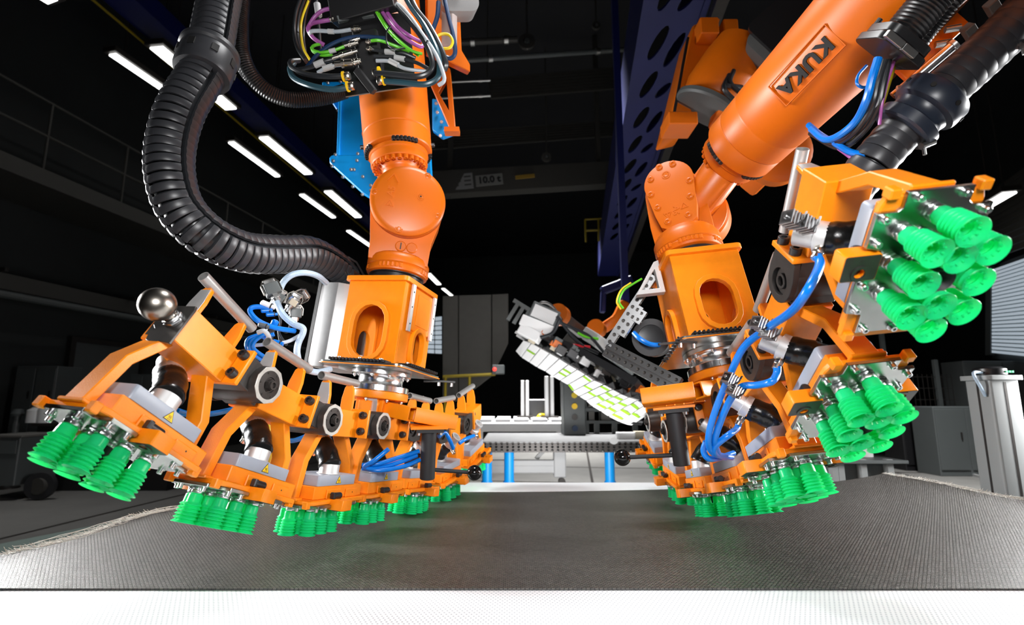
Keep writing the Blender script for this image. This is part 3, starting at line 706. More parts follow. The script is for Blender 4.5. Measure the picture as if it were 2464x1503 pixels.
# handle beams with black posts and ball levers
def handle(parent, p0, p1, p2, post0, post1, ball, side):
    p0, p1, p2, post0, post1, ball = map(V, (p0, p1, p2, post0, post1, ball))
    d = (p2-p1).normalized(); F = frame(p1, d, (0, 0, 1))
    L = (p2-p1).length
    hb_ = MB().plate(rrect(-.023, .023, -.029, .029, .003, 2), 0, L, [rrect(-.018, .018, -.024, .024, .002, 2)], F)
    F0 = frame(p0, p1-p0, (0, 0, 1)); hb_.plate(rrect(-.023, .023, -.029, .029, .003, 2), 0, (p1-p0).length, [rrect(-.018, .018, -.024, .024, .002, 2)], F0)
    b = ob('handle_beam', hb_, M_['orange'], parent, bev=.0012)
    ax = (post1-post0).normalized(); Fp = frame(post0, ax)
    pl = MB().box(-.042, .042, -.034, .034, .004, .014, M=frame(post0-ax*.016, ax, d))
    ob('support_plate', MB().box(-.06, .055, -.036, .036, -.004, .003, M=frame(post0-ax*.016, ax, d)), M_['orange'], b)
    ps = ob('handle_post', MB().lathe([(.0235, 0), (.0235, (post1-post0).length-.002), (.0215, (post1-post0).length), (.013, (post1-post0).length), (.013, (post1-post0).length-.01), (1e-6, (post1-post0).length-.01)], Fp, 32, cap=False).add(pl.v, pl.f), M_['blackmatt'], parent)
    lv = post0.lerp(post1, .80)
    ob('lever', MB().cyl(lv, ball, .0062, n=12), M_['blackmatt'], ps); k = ob('lever_ball', MB().sph(ball, .0245, 32), M_['ball'], ps); k['label'] = 'glossy black ball'
    Fq = frame(post0-ax*.004, ax, d)
    for x in (-.034, .034):
        for y in (-.026, .026): put('bolt', bolt_me, parent, Fq@Mx.Translation((x, y, .001))@Mx.Rotation(PI, 4, 'X'))
handle(aL, (-.005, -.050, .272), (-.02, -.150, .262), (.055, -.262, .250), (.0, -.200, .214), (.03, -.200, .070), (.13, -.318, .098), -1)
handle(aR, (-.03, .050, .272), (-.075, .115, .262), (-.035, .255, .268), (-.005, .165, .222), (.03, .165, .078), (.075, .322, .122), 1)
# perforated aluminium rails of the right tool
def perf(p0, p1, w, h, n, side, name, par):
    p0, p1 = V(p0), V(p1); L = (p1-p0).length; d = (p1-p0).normalized(); y = V(side); y = (y-d*y.dot(d)).normalized(); z = d.cross(y)
    F = Mx((d, y, z)).transposed().to_4x4(); F.translation = p0
    mb = MB(); c = L/n
    def face(wd, G):                              # strip with a row of sunk holes
        r = min(wd, c)*.235
        for i in range(n):
            cx_ = c*(i+.5); K = 16; vs = []
            for k in range(K):
                a = 2*PI*k/K; q = max(abs(math.cos(a)), abs(math.sin(a)))
                vs.append((cx_+math.cos(a)/q*c/2, math.sin(a)/q*wd/2, 0))
            for k in range(K): a = 2*PI*k/K; vs.append((cx_+r*math.cos(a), r*math.sin(a), 0))
            for k in range(K): a = 2*PI*k/K; vs.append((cx_+r*math.cos(a), r*math.sin(a), -.007))
            mb.add(vs, [(k, (k+1) % K, K+(k+1) % K, K+k) for k in range(K)], 0, G)
            mb.add(vs, [(K+k, K+(k+1) % K, 2*K+(k+1) % K, 2*K+k) for k in range(K)], 1, G); mb.add(vs, [tuple(range(2*K, 3*K))], 2, G)
    face(w, F@Mx.Translation((0, 0, h/2))); face(w, F@Mx.Translation((0, 0, -h/2))@Mx.Rotation(PI, 4, 'X'))
    face(h, F@Mx.Translation((0, w/2, 0))@Mx.Rotation(-PI/2, 4, 'X')); face(h, F@Mx.Translation((0, -w/2, 0))@Mx.Rotation(PI/2, 4, 'X'))
    mb.add([F@V((x, a*w/2, b*h/2)) for x in (0, L) for a, b in ((-1,-1),(1,-1),(1,1),(-1,1))], [(3,2,1,0),(4,5,6,7)])
    me = bpy.data.meshes.new(name); me.from_pydata(mb.v, [], mb.f)
    for m in ('rail', 'steel', 'dark'): me.materials.append(M_[m])
    me.polygons.foreach_set('material_index', mb.m); me.update()
    return put(name, me, par)
pr = thing('perforated_rails', 'angled perforated aluminium rails reaching out beside the right adapter box', 'bracket', TR)
A_, B_, C__ = V((.012, .128, .675)), V((.112, .298, .488)), V((.022, .118, .315))
sd = (1, -.25, .1)
perf(A_, B_, .027, .027, 10, sd, 'rail', pr)
perf(B_, C__, .027, .027, 11, sd, 'rail', pr)
off = (A_-B_).normalized()*.0; iv = ((A_+C__)/2-B_).normalized()
perf(A_.lerp(B_, .48)+iv*.030, B_+iv*.030+(A_-B_)*.10, .027, .027, 4, sd, 'rail', pr)
perf(A_.lerp(B_, .58)+iv*.058, B_+iv*.058+(A_-B_)*.25, .027, .027, 2, sd, 'rail', pr)
dC = (C__-B_); nn = (B_-A_).normalized()
perf(B_+nn*.026+dC*.02, C__+nn*.026, .027, .027, 11, sd, 'rail', pr)
# triangular bracket between rail and box
Ft = Mx(((0.25,0,1,0),(1,0,-.25,0),(0,1,0,0),(0,0,0,1)))
e1 = A_; tri_o = [(.112, .60), (.112, .715), (.128, .71), (.205, .60)]
ob('triangle_bracket', MB().plate(tri_o, -.012, .012, [[(.128, .615), (.184, .615), (.130, .685)]], Mx(((0,0,1,-.01),(1,0,0,0),(0,1,0,0),(0,0,0,1)))), M_['alumatt'], pr, bev=.001)
# left: folded steel cover box beside the adapter
sbx = thing('steel_cover', 'folded stainless cover box standing beside the left orange adapter box', 'cover', TL)
ob('shell', MB().plate([(-.112,.215),(-.112,.150),(-.085,.112),(.06,.112),(.06,.215)], .385, .672), mat('cover_steel', (.5, .5, .5), .5, .9, .1, 40), sbx, bev=.002, seg=2)
ob('seam_strip', MB().box(-.1135, -.109, .2155, .227, .380, .675), M_['alu'], sbx)
ob('top_flap', MB().plate([(-.09,.112),(-.05,.112),(-.05,.165)], .672, .72), M_['steel'], sbx)
ob('mount_strip', MB().box(-.02, .03, .1055, .1125, .45, .66), M_['dark'], sbx)
# ---------------------------------------------------------------- robot arms
screw_me = MB().lathe([(.0085, 0), (.0085, .004), (.006, .0055), (.0045, .0055), (.004, .002), (1e-6, .002)], None, 12, cap=False).mesh('cover_screw', M_['robot'])
obolt_me = MB().lathe([(.0085, 0), (.0085, .013), (.007, .0145), (.004, .0145), (.004, .008), (1e-6, .008)], None, 10, cap=False).mesh('bolt', M_['robot'])
bbolt_me = MB().lathe([(.0082, 0), (.0082, .012), (.0066, .0138), (.0042, .0138), (.0036, .008), (1e-6, .008)], None, 10, cap=False).mesh('bolt', M_['black'])
def bolts(me, par, F, r, z, n, a0=0, a1=360, skip=None, flip=False):
    for k in range(n):
        a = R(a0+(a1-a0)*k/n); put('bolt', me, par, F@Mx.Rotation(a, 4, 'Z')@Mx.Translation((r, 0, z))@(Mx.Rotation(PI, 4, 'X') if flip else Mx()))
def tri_mark(Fm, par, cx, cy, s, up=True):
    o = [(cx+s*math.sin(a), cy+s*math.cos(a)) for a in (0, 2*PI/3, 4*PI/3)]; i = [(cx+s*.72*math.sin(a), cy+s*.72*math.cos(a)) for a in (0, 2*PI/3, 4*PI/3)]
    if not up: o = [(x, 2*cy-y) for x, y in o]; i = [(x, 2*cy-y) for x, y in i]
    ob('raised_triangle', MB().plate(o, 0, .0022, [i], Fm).box(cx-s*.07, cx+s*.07, cy-s*.3, cy+s*.35, 0, .0022, M=Fm), M_['robot'], par)
# --- left robot: wrist seen cover-on, forearm rising to the cable plate
TL2 = TL@Mx.Translation((0, 0, -.022)); TR2 = TR@Mx.Translation((0, 0, -.022))
ra = thing('robot_arm', 'orange robot wrist and forearm holding the left gripper, round cover facing out', 'robot arm', TL2)
ob('wrist_flange', MB().lathe([(.088, .716), (.092, .718), (.092, .728), (.086, .730), (.086, .741), (.094, .743), (.094, .747)], None, 48), M_['black'], ra)
n_ = V((-.862, -.507, 0)).normalized(); HC = V((0, 0, 1.0)); Hf = frame(HC, n_, V((0, 0, 1)).cross(n_))
bs_ = MB().lathe([(.094, .746), (.103, .750), (.105, .766), (.102, .772), (.1065, .776), (.107, .792), (.100, .806), (.085, .816)], None, 56)
wb_ = ob('wrist_base', bs_, M_['robot'], ra)
for a0 in (95, 175, 260, 345): bolts(obolt_me, wb_, Mx(), .0985, .770, 6, a0, a0+48, flip=True)
# hub: tapered body, round above, straight below
op = [(-.103, -.215), (-.106, -.15), (-.124, -.03)]+[(-.127*math.cos(R(a)), .127*math.sin(R(a))) for a in range(0, 181, 10)]+[(.124, -.03), (.1, -.13), (.097, -.215)]
op = op[::-1]
ob('hub_body', MB().plate(op, -.085, .060, M=Hf), M_['robot'], ra, bev=.012, seg=3)
wc = ob('round_cover', MB().lathe([(.127, .060), (.1285, .066), (.1285, .078), (.126, .081), (.1285, .084), (.1285, .092), (.124, .098), (.114, .1015), (.11, .1030), (1e-6, .1035)], Hf, 64, cap=False), M_['robot'], ra)
for a in (178, 262, 340, 62): 
    Fc = Hf@Mx.Rotation(R(a), 4, 'Z')@Mx.Translation((.112, 0, .0985))
    c = ob('screw_seat', MB().ring((0,0,-.004), (0,0,.0045), .009, .013, 16), M_['robot'], wc, Fc); put('cover_screw', screw_me, c)
c = ob('cover_plug', MB().ring((0,0,0), (0,0,.0012), .0085, .0125, 20).lathe([(.0075, .001), (.0065, .0022), (.003, .0022), (.003, .0005), (1e-6, .0005)], None, 14, cap=False), M_['robot'], wc, Hf@Mx.Translation((.040, .018, .1034)))
ob('plug_recess', MB().cyl((0,0,0), (0,0,.0024), .0032, n=10), M_['hole'], c)
Fm = Hf@Mx.Translation((0, 0, .1030))
o = put('raised_lettering', text_mesh('A5', .034, .0012, M_['robot'], bold=.0006), wc, Fm@Mx.Translation((-.060, .018, .0008))@Mx.Rotation(PI/2-.12, 4, 'Z'))
tri_mark(Fm, wc, -.060, -.028, .017); 
ob('raised_arrow', MB().bar([(-.078, .055, .001), (-.060, .082, .001), (-.042, .055, .001)], .004, .003, Fm, side=(0, 0, 1)), M_['robot'], wc)
for x, m in ((-.022, 1), (.016, 0)):
    Fp = Hf@Mx.Translation((x+.02, -.158, .055)); c = ob('oil_plug', MB().lathe([(.019, 0), (.019, .008), (.016, .0105), (1e-6, .0105)], None, 24, cap=False).add([], []), M_['robot'], ra, Fp)
    ob('plug_slot', MB().box(-.002, .002, -.012, .012, .0101, .0112) if m else MB().ring((0,0,.0102), (0,0,.0116), .006, .010, 16), M_['robot'] if not m else M_['dark'], c)
# forearm
AX = TL.inverted().to_3x3()@V((-.125, .06, 1)); AX.normalize(); A0 = HC+V((.01, .02, 0)); Fa = frame(A0, AX, V((-1, 0, 0)))
ob('wrist_neck', MB().lathe([(.062, .0), (.060, .13), (.064, .165), (.078, .183)], Fa, 40).box(-.07, .0, -.030, .030, .06, .165, M=Fa), M_['robot'], ra, bev=.004, seg=2)
fr_ = ob('neck_ring', MB().lathe([(.078, .180), (.101, .181), (.104, .185), (.104, .212), (.109, .216), (.109, .228), (.104, .231), (.108, .240)], Fa, 56), M_['robot'], ra)
bolts(obolt_me, fr_, Fa, .0915, .182, 26, flip=True)
fo_ = ob('forearm', MB().lathe([(.104, .232), (.122, .236), (.125, .240), (.125, .300), (.1235, .302), (.1235, .304), (.126, .307), (.127, .40), (.130, .52), (.134, .75), (.136, 1.25)], Fa, 64), M_['robot'], ra)
for a0 in (120, 200, 290, 20): bolts(bbolt_me, fo_, Fa, .1165, .238, 7, a0, a0+46, flip=True)
for a0 in (110, 180, 300): bolts(bbolt_me, fo_, Fa@Mx.Rotation(R(a0), 4, 'Z')@frame((.1235, 0, .262), (1, 0, 0)), 0, 0, 1)
fr2 = ob('frame_lug', MB().cyl((0,0,0), (0,0,.01), .012, n=16), M_['robot'], ra, Fa@Mx.Rotation(R(-85), 4, 'Z')@frame((.126, 0, .35), (1, 0, 0)))

# --- right robot: in-line wrist, forearm reaching overhead with its name
rb = thing('robot_arm', 'orange robot arm with black block lettering, holding the right gripper', 'robot arm', TR2)
ob('wrist_flange', MB().lathe([(.088, .716), (.098, .718), (.098, .726), (.1, .728), (.1, .736), (.092, .738), (.092, .745)], None, 48), M_['black'], rb)
wb2 = ob('wrist_base', MB().lathe([(.092, .742), (.103, .746), (.106, .762), (.103, .768), (.107, .772), (.107, .800), (.100, .815), (.088, .83)], None, 56), M_['robot'], rb)
for a0 in (95, 150, 215, 330): bolts(obolt_me, wb2, Mx(), .1, .768, 6, a0, a0+42, flip=True)
TRi = TR2.inverted(); wl_ = lambda p: TRi@p
n2 = V((-.90, .43, 0)).normalized(); H2 = V((0, 0, .93)); Hg = frame(H2, n2, V((0, 0, 1)).cross(n2))
ob('hub_body', MB().plate([(x, y) for x, y in ([(-.092*math.cos(R(a)), .06+.092*math.sin(R(a))) for a in range(0, 181, 10)]+[(.098, -.05), (.096, -.12), (-.096, -.12), (-.098, -.05)])][::-1], -.10, .030, M=Hg), M_['robot'], rb, bev=.012, seg=3)
hd = ob('hub_disc', MB().lathe([(.105, -.105), (.112, -.095), (.112, -.035), (.106, -.028), (.106, -.022), (.095, -.018)], Hg@Mx.Translation((.045, -.02, 0)), 56), M_['robot'], rb)
co = [(-.082*math.cos(R(a)), .075+.082*math.sin(R(a))) for a in range(-10, 191, 10)]+[(.068, -.04), (.058, -.085), (.02, -.112), (-.02, -.112), (-.058, -.085), (-.068, -.04)]
cv = ob('wrist_cover', MB().plate(co[::-1], .030, .072, M=Hg), M_['robot'], rb, bev=.009, seg=3)
for x, y in ((-.058, .115), (-.070, .055), (-.058, -.005), (-.036, -.072), (.036, -.072), (.058, -.005), (.070, .055), (.030, .143), (-.018, .150)):
    c = ob('screw_seat', MB().ring((0,0,-.003), (0,0,.0035), .008, .0115, 14), M_['robot'], cv, Hg@Mx.Translation((x*.93, y*.97, .0715))); put('cover_screw', screw_me, c)
c = ob('cover_plug', MB().ring((0,0,0), (0,0,.0015), .011, .015, 20).lathe([(.0095, .001), (.008, .0022), (.003, .0022), (1e-6, .0005)], None, 14, cap=False), M_['robot'], cv, Hg@Mx.Translation((-.002, .105, .0718)))
Fm2 = Hg@Mx.Translation((0, 0, .0712))
put('raised_lettering', text_mesh('A6', .030, .0014, M_['robot'], bold=.0006), cv, Fm2@Mx.Translation((0, -.040, .0008))@Mx.Rotation(-PI/2-.2, 4, 'Z'))
tri_mark(Fm2, cv, .028, -.034, .015); tri_mark(Fm2, cv, -.028, -.046, .015, False)
# forearm axis through real points
P0 = wl_(W(1655,520,1.70)); P1 = wl_(W(1762,376,1.60)); P2 = wl_(W(2075,52,1.15))
P1w, P2w = W(1762,376,1.60), W(2075,52,1.15)
AX2 = (P2-P1).normalized(); Fb2 = frame(P1, AX2, TRi.to_3x3()@V((-1, 0, .3)))
LN = (P0-P1).length
ob('wrist_neck', MB().cyl(P0-(P1-P0)*.1, P1-(P1-P0)*.12, .052, .064, 40).bar([P0, P1-(P1-P0)*.10], .03, .135, side=tuple(n2)), M_['robot'], rb, bev=.004, seg=2)
nr = ob('neck_ring', MB().lathe([(.066, -.022), (.094, -.020), (.098, -.015), (.098, .012), (.103, .016), (.103, .028), (.099, .031), (.103, .036)], Fb2, 56), M_['robot'], rb)
bolts(obolt_me, nr, Fb2, .085, -.020, 26, flip=True)
fa2 = ob('forearm', MB().lathe([(.099, .032), (.115, .036), (.118, .040), (.118, .095), (.1168, .097), (.1168, .099), (.119, .102), (.120, .17), (.1195, .172), (.121, .176), (.124, .35), (.132, .62), (.150, .95), (.160, 1.5)], Fb2, 64), M_['robot'], rb)
for a0 in range(20, 360, 85): bolts(bbolt_me, fa2, Fb2, .1095, .038, 7, a0, a0+44, flip=True)
# lettering on a recessed panel: found on the side of the forearm that faces the camera
tocam = TRi@V((0, 0, CAMZ))
def on_arm(px, py, r):                             # where the view ray meets the arm surface
    o = Fb2.inverted()@(TRi@V((0, 0, CAMZ))); q = Fb2.inverted()@(TRi@W(px, py, 1.3)); d = (q-o).normalized()
    a = d.x**2+d.y**2; b = 2*(o.x*d.x+o.y*d.y); c = o.x**2+o.y**2-r*r; t = (-b-math.sqrt(max(0, b*b-4*a*c)))/(2*a); return o+d*t
qa, qb = on_arm(1890, 208, .127), on_arm(1985, 112, .127)
ang = (math.atan2(qa.y, qa.x)+math.atan2(qb.y, qb.x))/2; zc = (qa.z+qb.z)/2; Lt = abs(qb.z-qa.z)
Fl = Fb2@Mx.Rotation(ang, 4, 'Z')@Mx.Translation((.1255, 0, zc))@Mx(((0,0,1,0),(1,0,0,0),(0,1,0,0),(0,0,0,1)))   # x around, y along, z out
lt = text_mesh('KUKA', .078, .0025, M_['hole'], bold=.003, spacing=1.12)
xs = [v.co.x for v in lt.vertices]; sc = (Lt+.035)/(max(xs)-min(xs))
put('lettering', lt, fa2, Fl@Mx.Translation((0, 0, .002))@Mx.Rotation(-PI/2, 4, 'Z')@Mx.Diagonal((sc, sc*.92, 1, 1)))
W2, L2 = .037, Lt/2+.032
ob('letter_frame', MB().plate([(-W2,-L2),(W2,-L2),(W2,L2),(-W2,L2)], -.004, .0028, [[(-W2+.002,-L2+.002),(W2-.002,-L2+.002),(W2-.002,L2-.002),(-W2+.002,L2-.002)]], Fl), M_['robot'], fa2)

# ---------------------------------------------------------------- ribbed dress hoses
def seg_mesh(r, L, gap=True):
    mb = MB()
    pr = [(r*.90, -L*.62), (r*1.0, -L*.50), (r*1.035, L*.1), (r*1.0, L*.50), (r*.93, L*.54), (r*.88, L*.5), (r*.86, -L*.5)]
    if gap:
        mb.lathe(pr, None, 20, 0, R(20), R(262), closed=True)
        mb.lathe([(q*.985, z*.82+L*.32) for q, z in pr], None, 8, 0, R(276), R(366), closed=True)
    else: mb.lathe(pr, None, 32, closed=True)
    return mb.mesh('shell_ring', M_['hosebk'], ang=40)
def dress(label, pts, r, step, roll, gap=True, core='bkcable'):
    path = even(spline(pts, 14), step); F = frames(path)
    t = thing('ribbed_hose', label, 'hose', Mx.Translation(path[0]))
    Ti = Mx.Translation(-path[0])
    ob('inner_cables', MB().tube(path, r*.78, 14), M_[core], t, Ti)
    me = seg_mesh(r, step, gap)
    for f in F: put('shell_ring', me, t, Ti@f@Mx.Rotation(R(roll), 4, 'Z'))
    return t, path, F, Ti
t, path, F, Ti = dress('thick black ribbed hose curving down to the left gripper', [W(560,-150,1.5), W(528,0,1.42), W(497,150,1.36), W(437,260,1.31), W(411,350,1.3), W(411,430,1.3), W(437,505,1.32), W(500,568,1.36), W(585,606,1.45), W(672,612,1.56), W(745,612,1.66), W(800,640,1.76), W(828,668,1.82)], .0585, .0232, -20)
i = min(range(len(path)), key=lambda k: (path[k]-W(494,152,1.36)).length)
ob('clamp_collar', MB().lathe([(.060,-.052),(.072,-.050),(.0755,-.040),(.0765,.010),(.074,.030),(.080,.036),(.080,.048),(.062,.052)], Ti@F[i]@Mx.Rotation(PI, 4, 'X'), 40), M_['hosebk'], t)
for k in range(8): ob('collar_slot', MB().box(-.004, .004, -.009, .009, -.012, .012), M_['hole'], t, Ti@F[i]@Mx.Rotation(2*PI*k/8, 4, 'Z')@Mx.Translation((.0745, 0, 0)))
cl_ = MB()
for k in range(5):
    a = 2*PI*k/5
    cl_.bar([F[-2]@V((.058*math.cos(a), .058*math.sin(a), -.03)), F[-2]@V((.070*math.cos(a+.2), .070*math.sin(a+.2), .0)), F[-1]@V((.064*math.cos(a+.4), .064*math.sin(a+.4), .035))], .012, .006)
ob('end_claw', cl_, M_['black'], t, Ti)
t, path, F, Ti = dress('thick black segmented hose running up past the right gripper', [W(2530,-40,1.0), W(2440,60,1.02), W(2330,165,1.05), W(2235,250,1.08), W(2150,335,1.12), W(2085,410,1.15), W(2040,470,1.2), W(2010,530,1.25)], .0470, .0262, 0, False)
i = min(range(len(path)), key=lambda k: (path[k]-W(2222,255,1.08)).length)
cg_ = ob('clamp_collar', MB().lathe([(.048,-.054),(.064,-.054),(.069,-.050),(.069,-.028),(.060,-.022),(.057,-.010),(.060,.0),(.070,.006),(.072,.012),(.072,.044),(.068,.050),(.048,.050)], Ti@F[i]@Mx.Rotation(PI, 4, 'X'), 48), M_['collar'], t)
for k in range(7): ob('collar_hole', MB().cyl((0,0,-.002), (0,0,.002), .0055, n=12), M_['hole'], cg_, Ti@F[i]@Mx.Rotation(2*PI*k/7+.5, 4, 'Z')@frame((.0722, 0, -.028), (1, 0, 0)))
for px, py, y in ((2216, 352, 1.08), (2455, 110, 1.0)):
    c = W(px, py, y); ob('clip', MB().cyl(c, c+V((.03, 0, .012)), .008, n=12).cyl(c+V((.006,0,-.02)), c+V((.006, 0, .0)), .004, n=8), M_['steel'], t, Ti)
def corr(label, pts, r, step, m='black', n=18):
    path = even(spline(pts, 12), step/4); rad = [r*(1, .97, .9, .97)[k % 4] for k in range(len(path))]
    t = thing('corrugated_conduit', label, 'conduit', Mx.Translation(path[0])); ob('conduit_tube', MB().tube(path, rad, n), M_[m], t, Mx.Translation(-path[0])); return t, path
tc_, pth = corr('fat corrugated black conduit clamped on the lettered arm', [W(2300,-70,.93), W(2240,0,.97), W(2180,72,1.0), W(2140,120,1.02)], .040, .0085, n=26)
corr('thinner corrugated black conduit beside the fat one on the lettered arm', [W(2340,-60,.98), W(2285,0,1.0), W(2235,60,1.04), W(2205,100,1.06)], .026, .007, n=20)
c = W(2150,112,1.02); ax = (W(2240,0,.97)-W(2150,112,1.02)).normalized(); Fc = frame(c, ax, V((1, 0, 0)))
cb = thing('conduit_clamp', 'black twin conduit clamp block bolted to the lettered arm', 'clamp', Fc)
ob('block', MB().plate(rrect(-.062, .062, -.050, .055, .02), -.018, .0).plate(rrect(-.056, .056, -.048, .05, .02), .003, .022), M_['black'], cb, bev=.002)
ob('clip_bar', MB().box(-.062, -.016, -.060, -.050, -.016, -.002).box(-.014, .022, -.060, -.050, -.016, -.002), M_['steel'], cb, bev=.001)
for x in (-.05, .05): ob('clamp_bolt', MB().cyl((x, .03, .02), (x, .03, .034), .006, n=10), M_['black'], cb)
tc2, _ = corr('black corrugated conduit drooping behind the left cable plate', [W(585,-40,1.75), W(578,60,1.75), W(585,140,1.76), W(625,205,1.8), W(690,238,1.85), W(770,236,1.9), W(830,220,1.95)], .030, .0085, n=16)
corr('second thinner black conduit hanging along the drooping one', [W(600,-40,1.8), W(565,80,1.8), W(572,140,1.82), W(600,190,1.85), W(660,225,1.9)], .018, .006, n=12)
# steel rod with brackets behind the right arm
rd = thing('support_rod', 'polished steel rod with bolted clamps between arm and segmented hose', 'rod')
a, b = W(2150,232,1.2), W(2290,112,1.12)
ob('rod', MB().cyl(a, b, .0125, n=18), M_['polish'], rd); ob('end_cap', MB().cyl(b, b+(b-a)*.06, .016, n=16), M_['steel'], rd)
a2, b2 = W(2128,190,1.25), W(2330,-20,1.14); ob('profile', MB().bar([a2, b2], .022, .03), M_['dark'], rd)
for px, py in ((2274,72), (2250,108), (2158,214)): c = W(px, py, 1.15); ob('bolt', MB().cyl(c, c+V((.03, -.01, .0)), .008, n=12), M_['steel'], rd)
for px, py in ((2390,20), (2335,78)): ob('rod_bracket', MB().box(-.02, .02, -.012, .012, -.012, .012), M_['beam'], rd, frame(W(px, py, 1.12), (b-a)), bev=.002)
ob('orange_bracket', MB().plate([(-.10,-.035),(.14,-.035),(.14,.02),(-.06,.035),(-.10,.01)], 0, .012, [circle(-.06, 0, .008, 12)]), M_['robot'], rd, frame(W(2215,120,1.2), (0, -1, 0), (b-a)), bev=.002)
# ---------------------------------------------------------------- cables and hoses
def cable(label, pts, r, m, cat='cable', name='cable', ends=None, n=10):
    P = spline(pts, 9); t = thing(name, label, cat, Mx.Translation(P[0])); Ti = Mx.Translation(-P[0])
    ob('jacket', MB().tube(P, r, n), M_[m], t, Ti)
    return t, P, Ti
def sleeve(t, P, Ti, k, L, r, m='label', nm='marker'):
    d = (P[min(k+1, len(P)-1)]-P[k-1]).normalized(); c = P[k]; ob(nm, MB().cyl(c-d*L/2, c+d*L/2, r, n=10), M_[m], t, Ti)
# blue hoses of the right gripper
fw = lambda k: HEADS['right', k].matrix_basis@(f0+fitd*.020)
A1, B1, C1, D1 = fw(-3), fw(-2), fw(-1), fw(0)
bh = [('blue hose from the topmost suction head running down past the clamps', [A1, A1+V((-.004,-.012,-.02)), W(1945,695,.80), W(1905,748,.86), W(1845,790,.97), W(1790,835,1.06), W(1757,900,1.12), W(1722,985,1.18), W(1705,1050,1.22), W(1712,1085,1.26), W(1745,1100,1.32)]),
      ('blue hose curving from the second right suction head', [B1, B1+V((-.006,-.006,-.018)), W(1855,918,1.02), W(1822,926,1.06), W(1785,930,1.10), W(1758,960,1.14), W(1735,1010,1.19), W(1720,1060,1.23), W(1728,1092,1.28)]),
      ('short blue hose from the third right suction head into the loop', [C1, C1+V((-.008,-.004,-.015)), W(1755,1045,1.22), W(1722,1072,1.24), W(1722,1092,1.27), W(1760,1100,1.34)]),
      ('blue hose looping low beside the handle post of the right gripper', [W(1699,1062,1.27), W(1693,1085,1.28), W(1706,1103,1.29), W(1735,1100,1.33), W(1765,1090,1.37)])]
for lb, P in bh: cable(lb, P, .0074, 'blue', 'hose', 'air_hose', n=14)
def tie(c, d, r): return MB().ring(c-d*.002, c+d*.002, r*.8, r*1.25, 12)
clampm = MB().box(-.012, .012, -.010, .010, -.009, .009)
for k in range(4): clampm.box(-.012+.007*k, -.0085+.007*k, -.012, .012, -.012, .012)
clampm.cyl((-.016, 0, 0), (-.010, 0, 0), .004, n=10)
clamp_me = clampm.mesh('clamp', M_['rail'], .0006)
for lb, (px, py, y), a in (('small finned hose clamp high on the topmost silver tube', (1905,528,.80), .3), ('finned hose clamp under the topmost silver tube, next to the taped unit', (1938,540,.80), .3), ('finned hose clamp above the second silver tube', (1828,779,.97), .4),
                        ('finned hose clamp beside the blue hose bend', (1850,800,.97), .4), ('upper finned clamp at the crossing of two blue hoses', (1757,912,1.10), .5), ('lower finned clamp at the crossing of two blue hoses', (1768,940,1.10), .5)):
    t = thing('hose_clamp', lb, 'clamp', Mx.Translation(W(px, py, y))@Mx.Rotation(a, 4, 'Y')@Mx.Rotation(.4, 4, 'Z')); put('finned_block', clamp_me, t)
    ob('cable_tie', MB().bar([(-.004,-.016,-.014), (.006,-.018,.0), (.012,-.014,.016)], .003, .002), M_['black'], t)
# blue hoses and bundle of the left gripper
lh = [('blue hose looping under the middle head of the left gripper', [W(935,1080,1.58), W(925,1088,1.58), W(900,1108,1.57), W(878,1122,1.58), W(905,1127,1.60), W(960,1112,1.64), W(1003,1095,1.68)]),
      ('upper blue hose of the bundle across the middle head of the left gripper', [W(872,1118,1.6), W(910,1115,1.6), W(960,1100,1.64), W(1008,1085,1.68)]),
      ('lower blue hose of the bundle tied across the middle head of the left gripper', [W(872,1126,1.6), W(915,1131,1.6), W(970,1122,1.64), W(1010,1106,1.68)]),
      ('blue hose behind the third left suction head', [W(790,1050,1.62), W(805,1085,1.6), W(822,1110,1.6), W(850,1120,1.66)]),
      ('blue hose crossing behind the second left suction head', [W(640,1045,1.4), W(668,1055,1.45), W(705,1060,1.5), W(740,1048,1.55)]),
      ('blue hose crossing behind the first left suction head', [W(425,988,1.2), W(460,997,1.25), W(510,995,1.3), W(560,985,1.4)]),
      ('first blue hose beside the black handle post of the left gripper', [W(1055,1050,1.72), W(1070,1040,1.74), W(1082,1058,1.76), W(1090,1078,1.8)]),
      ('blue hose near the far pale collar of the left gripper', [W(1105,1066,1.9), W(1120,1056,1.92), W(1140,1048,1.98)])]
for lb, P in lh: cable(lb, P, .0068, 'blue', 'hose', 'air_hose', n=12)
# braided hoses and connectors beside the steel cover
cable('braided clear hose arching from the grey plug to the steel cover top', [W(672,700,1.55), W(684,676,1.54), W(705,660,1.54), W(735,656,1.56), W(765,664,1.6), W(785,680,1.66)], .0095, 'clear', 'hose', 'braided_hose')
cable('braided clear hose falling in a bend beside the steel cover', [W(665,725,1.5), W(680,755,1.5), W(705,778,1.5), W(727,788,1.5), W(729,800,1.5), W(718,825,1.5), W(715,850,1.5), W(725,880,1.52), W(760,895,1.55), W(795,888,1.6)], .0095, 'clear', 'hose', 'braided_hose')
cable('thick blue hose loop beside the raised end of the left gripper', [W(655,745,1.45), W(628,738,1.44), W(606,740,1.43), W(603,752,1.43), W(622,772,1.43), W(660,788,1.45), W(710,796,1.5)], .0072, 'blue', 'hose', 'air_hose')
for i, (a, b, c, d) in enumerate((((630,803),(598,815),(596,840),(625,872)), ((634,808),(604,820),(604,846),(634,870)), ((640,800),(612,822),(612,840),(645,864)))):
    cable(('outermost of the three blue hoses bending under the lower silver tube', 'middle one of the three blue hoses bending under the lower silver tube', 'innermost of the three blue hoses bending under the lower silver tube')[i], [W(*a,1.36), W(*b,1.35), W(*c,1.36), W(*d,1.42)], .0052, 'blue', 'hose', 'air_hose')
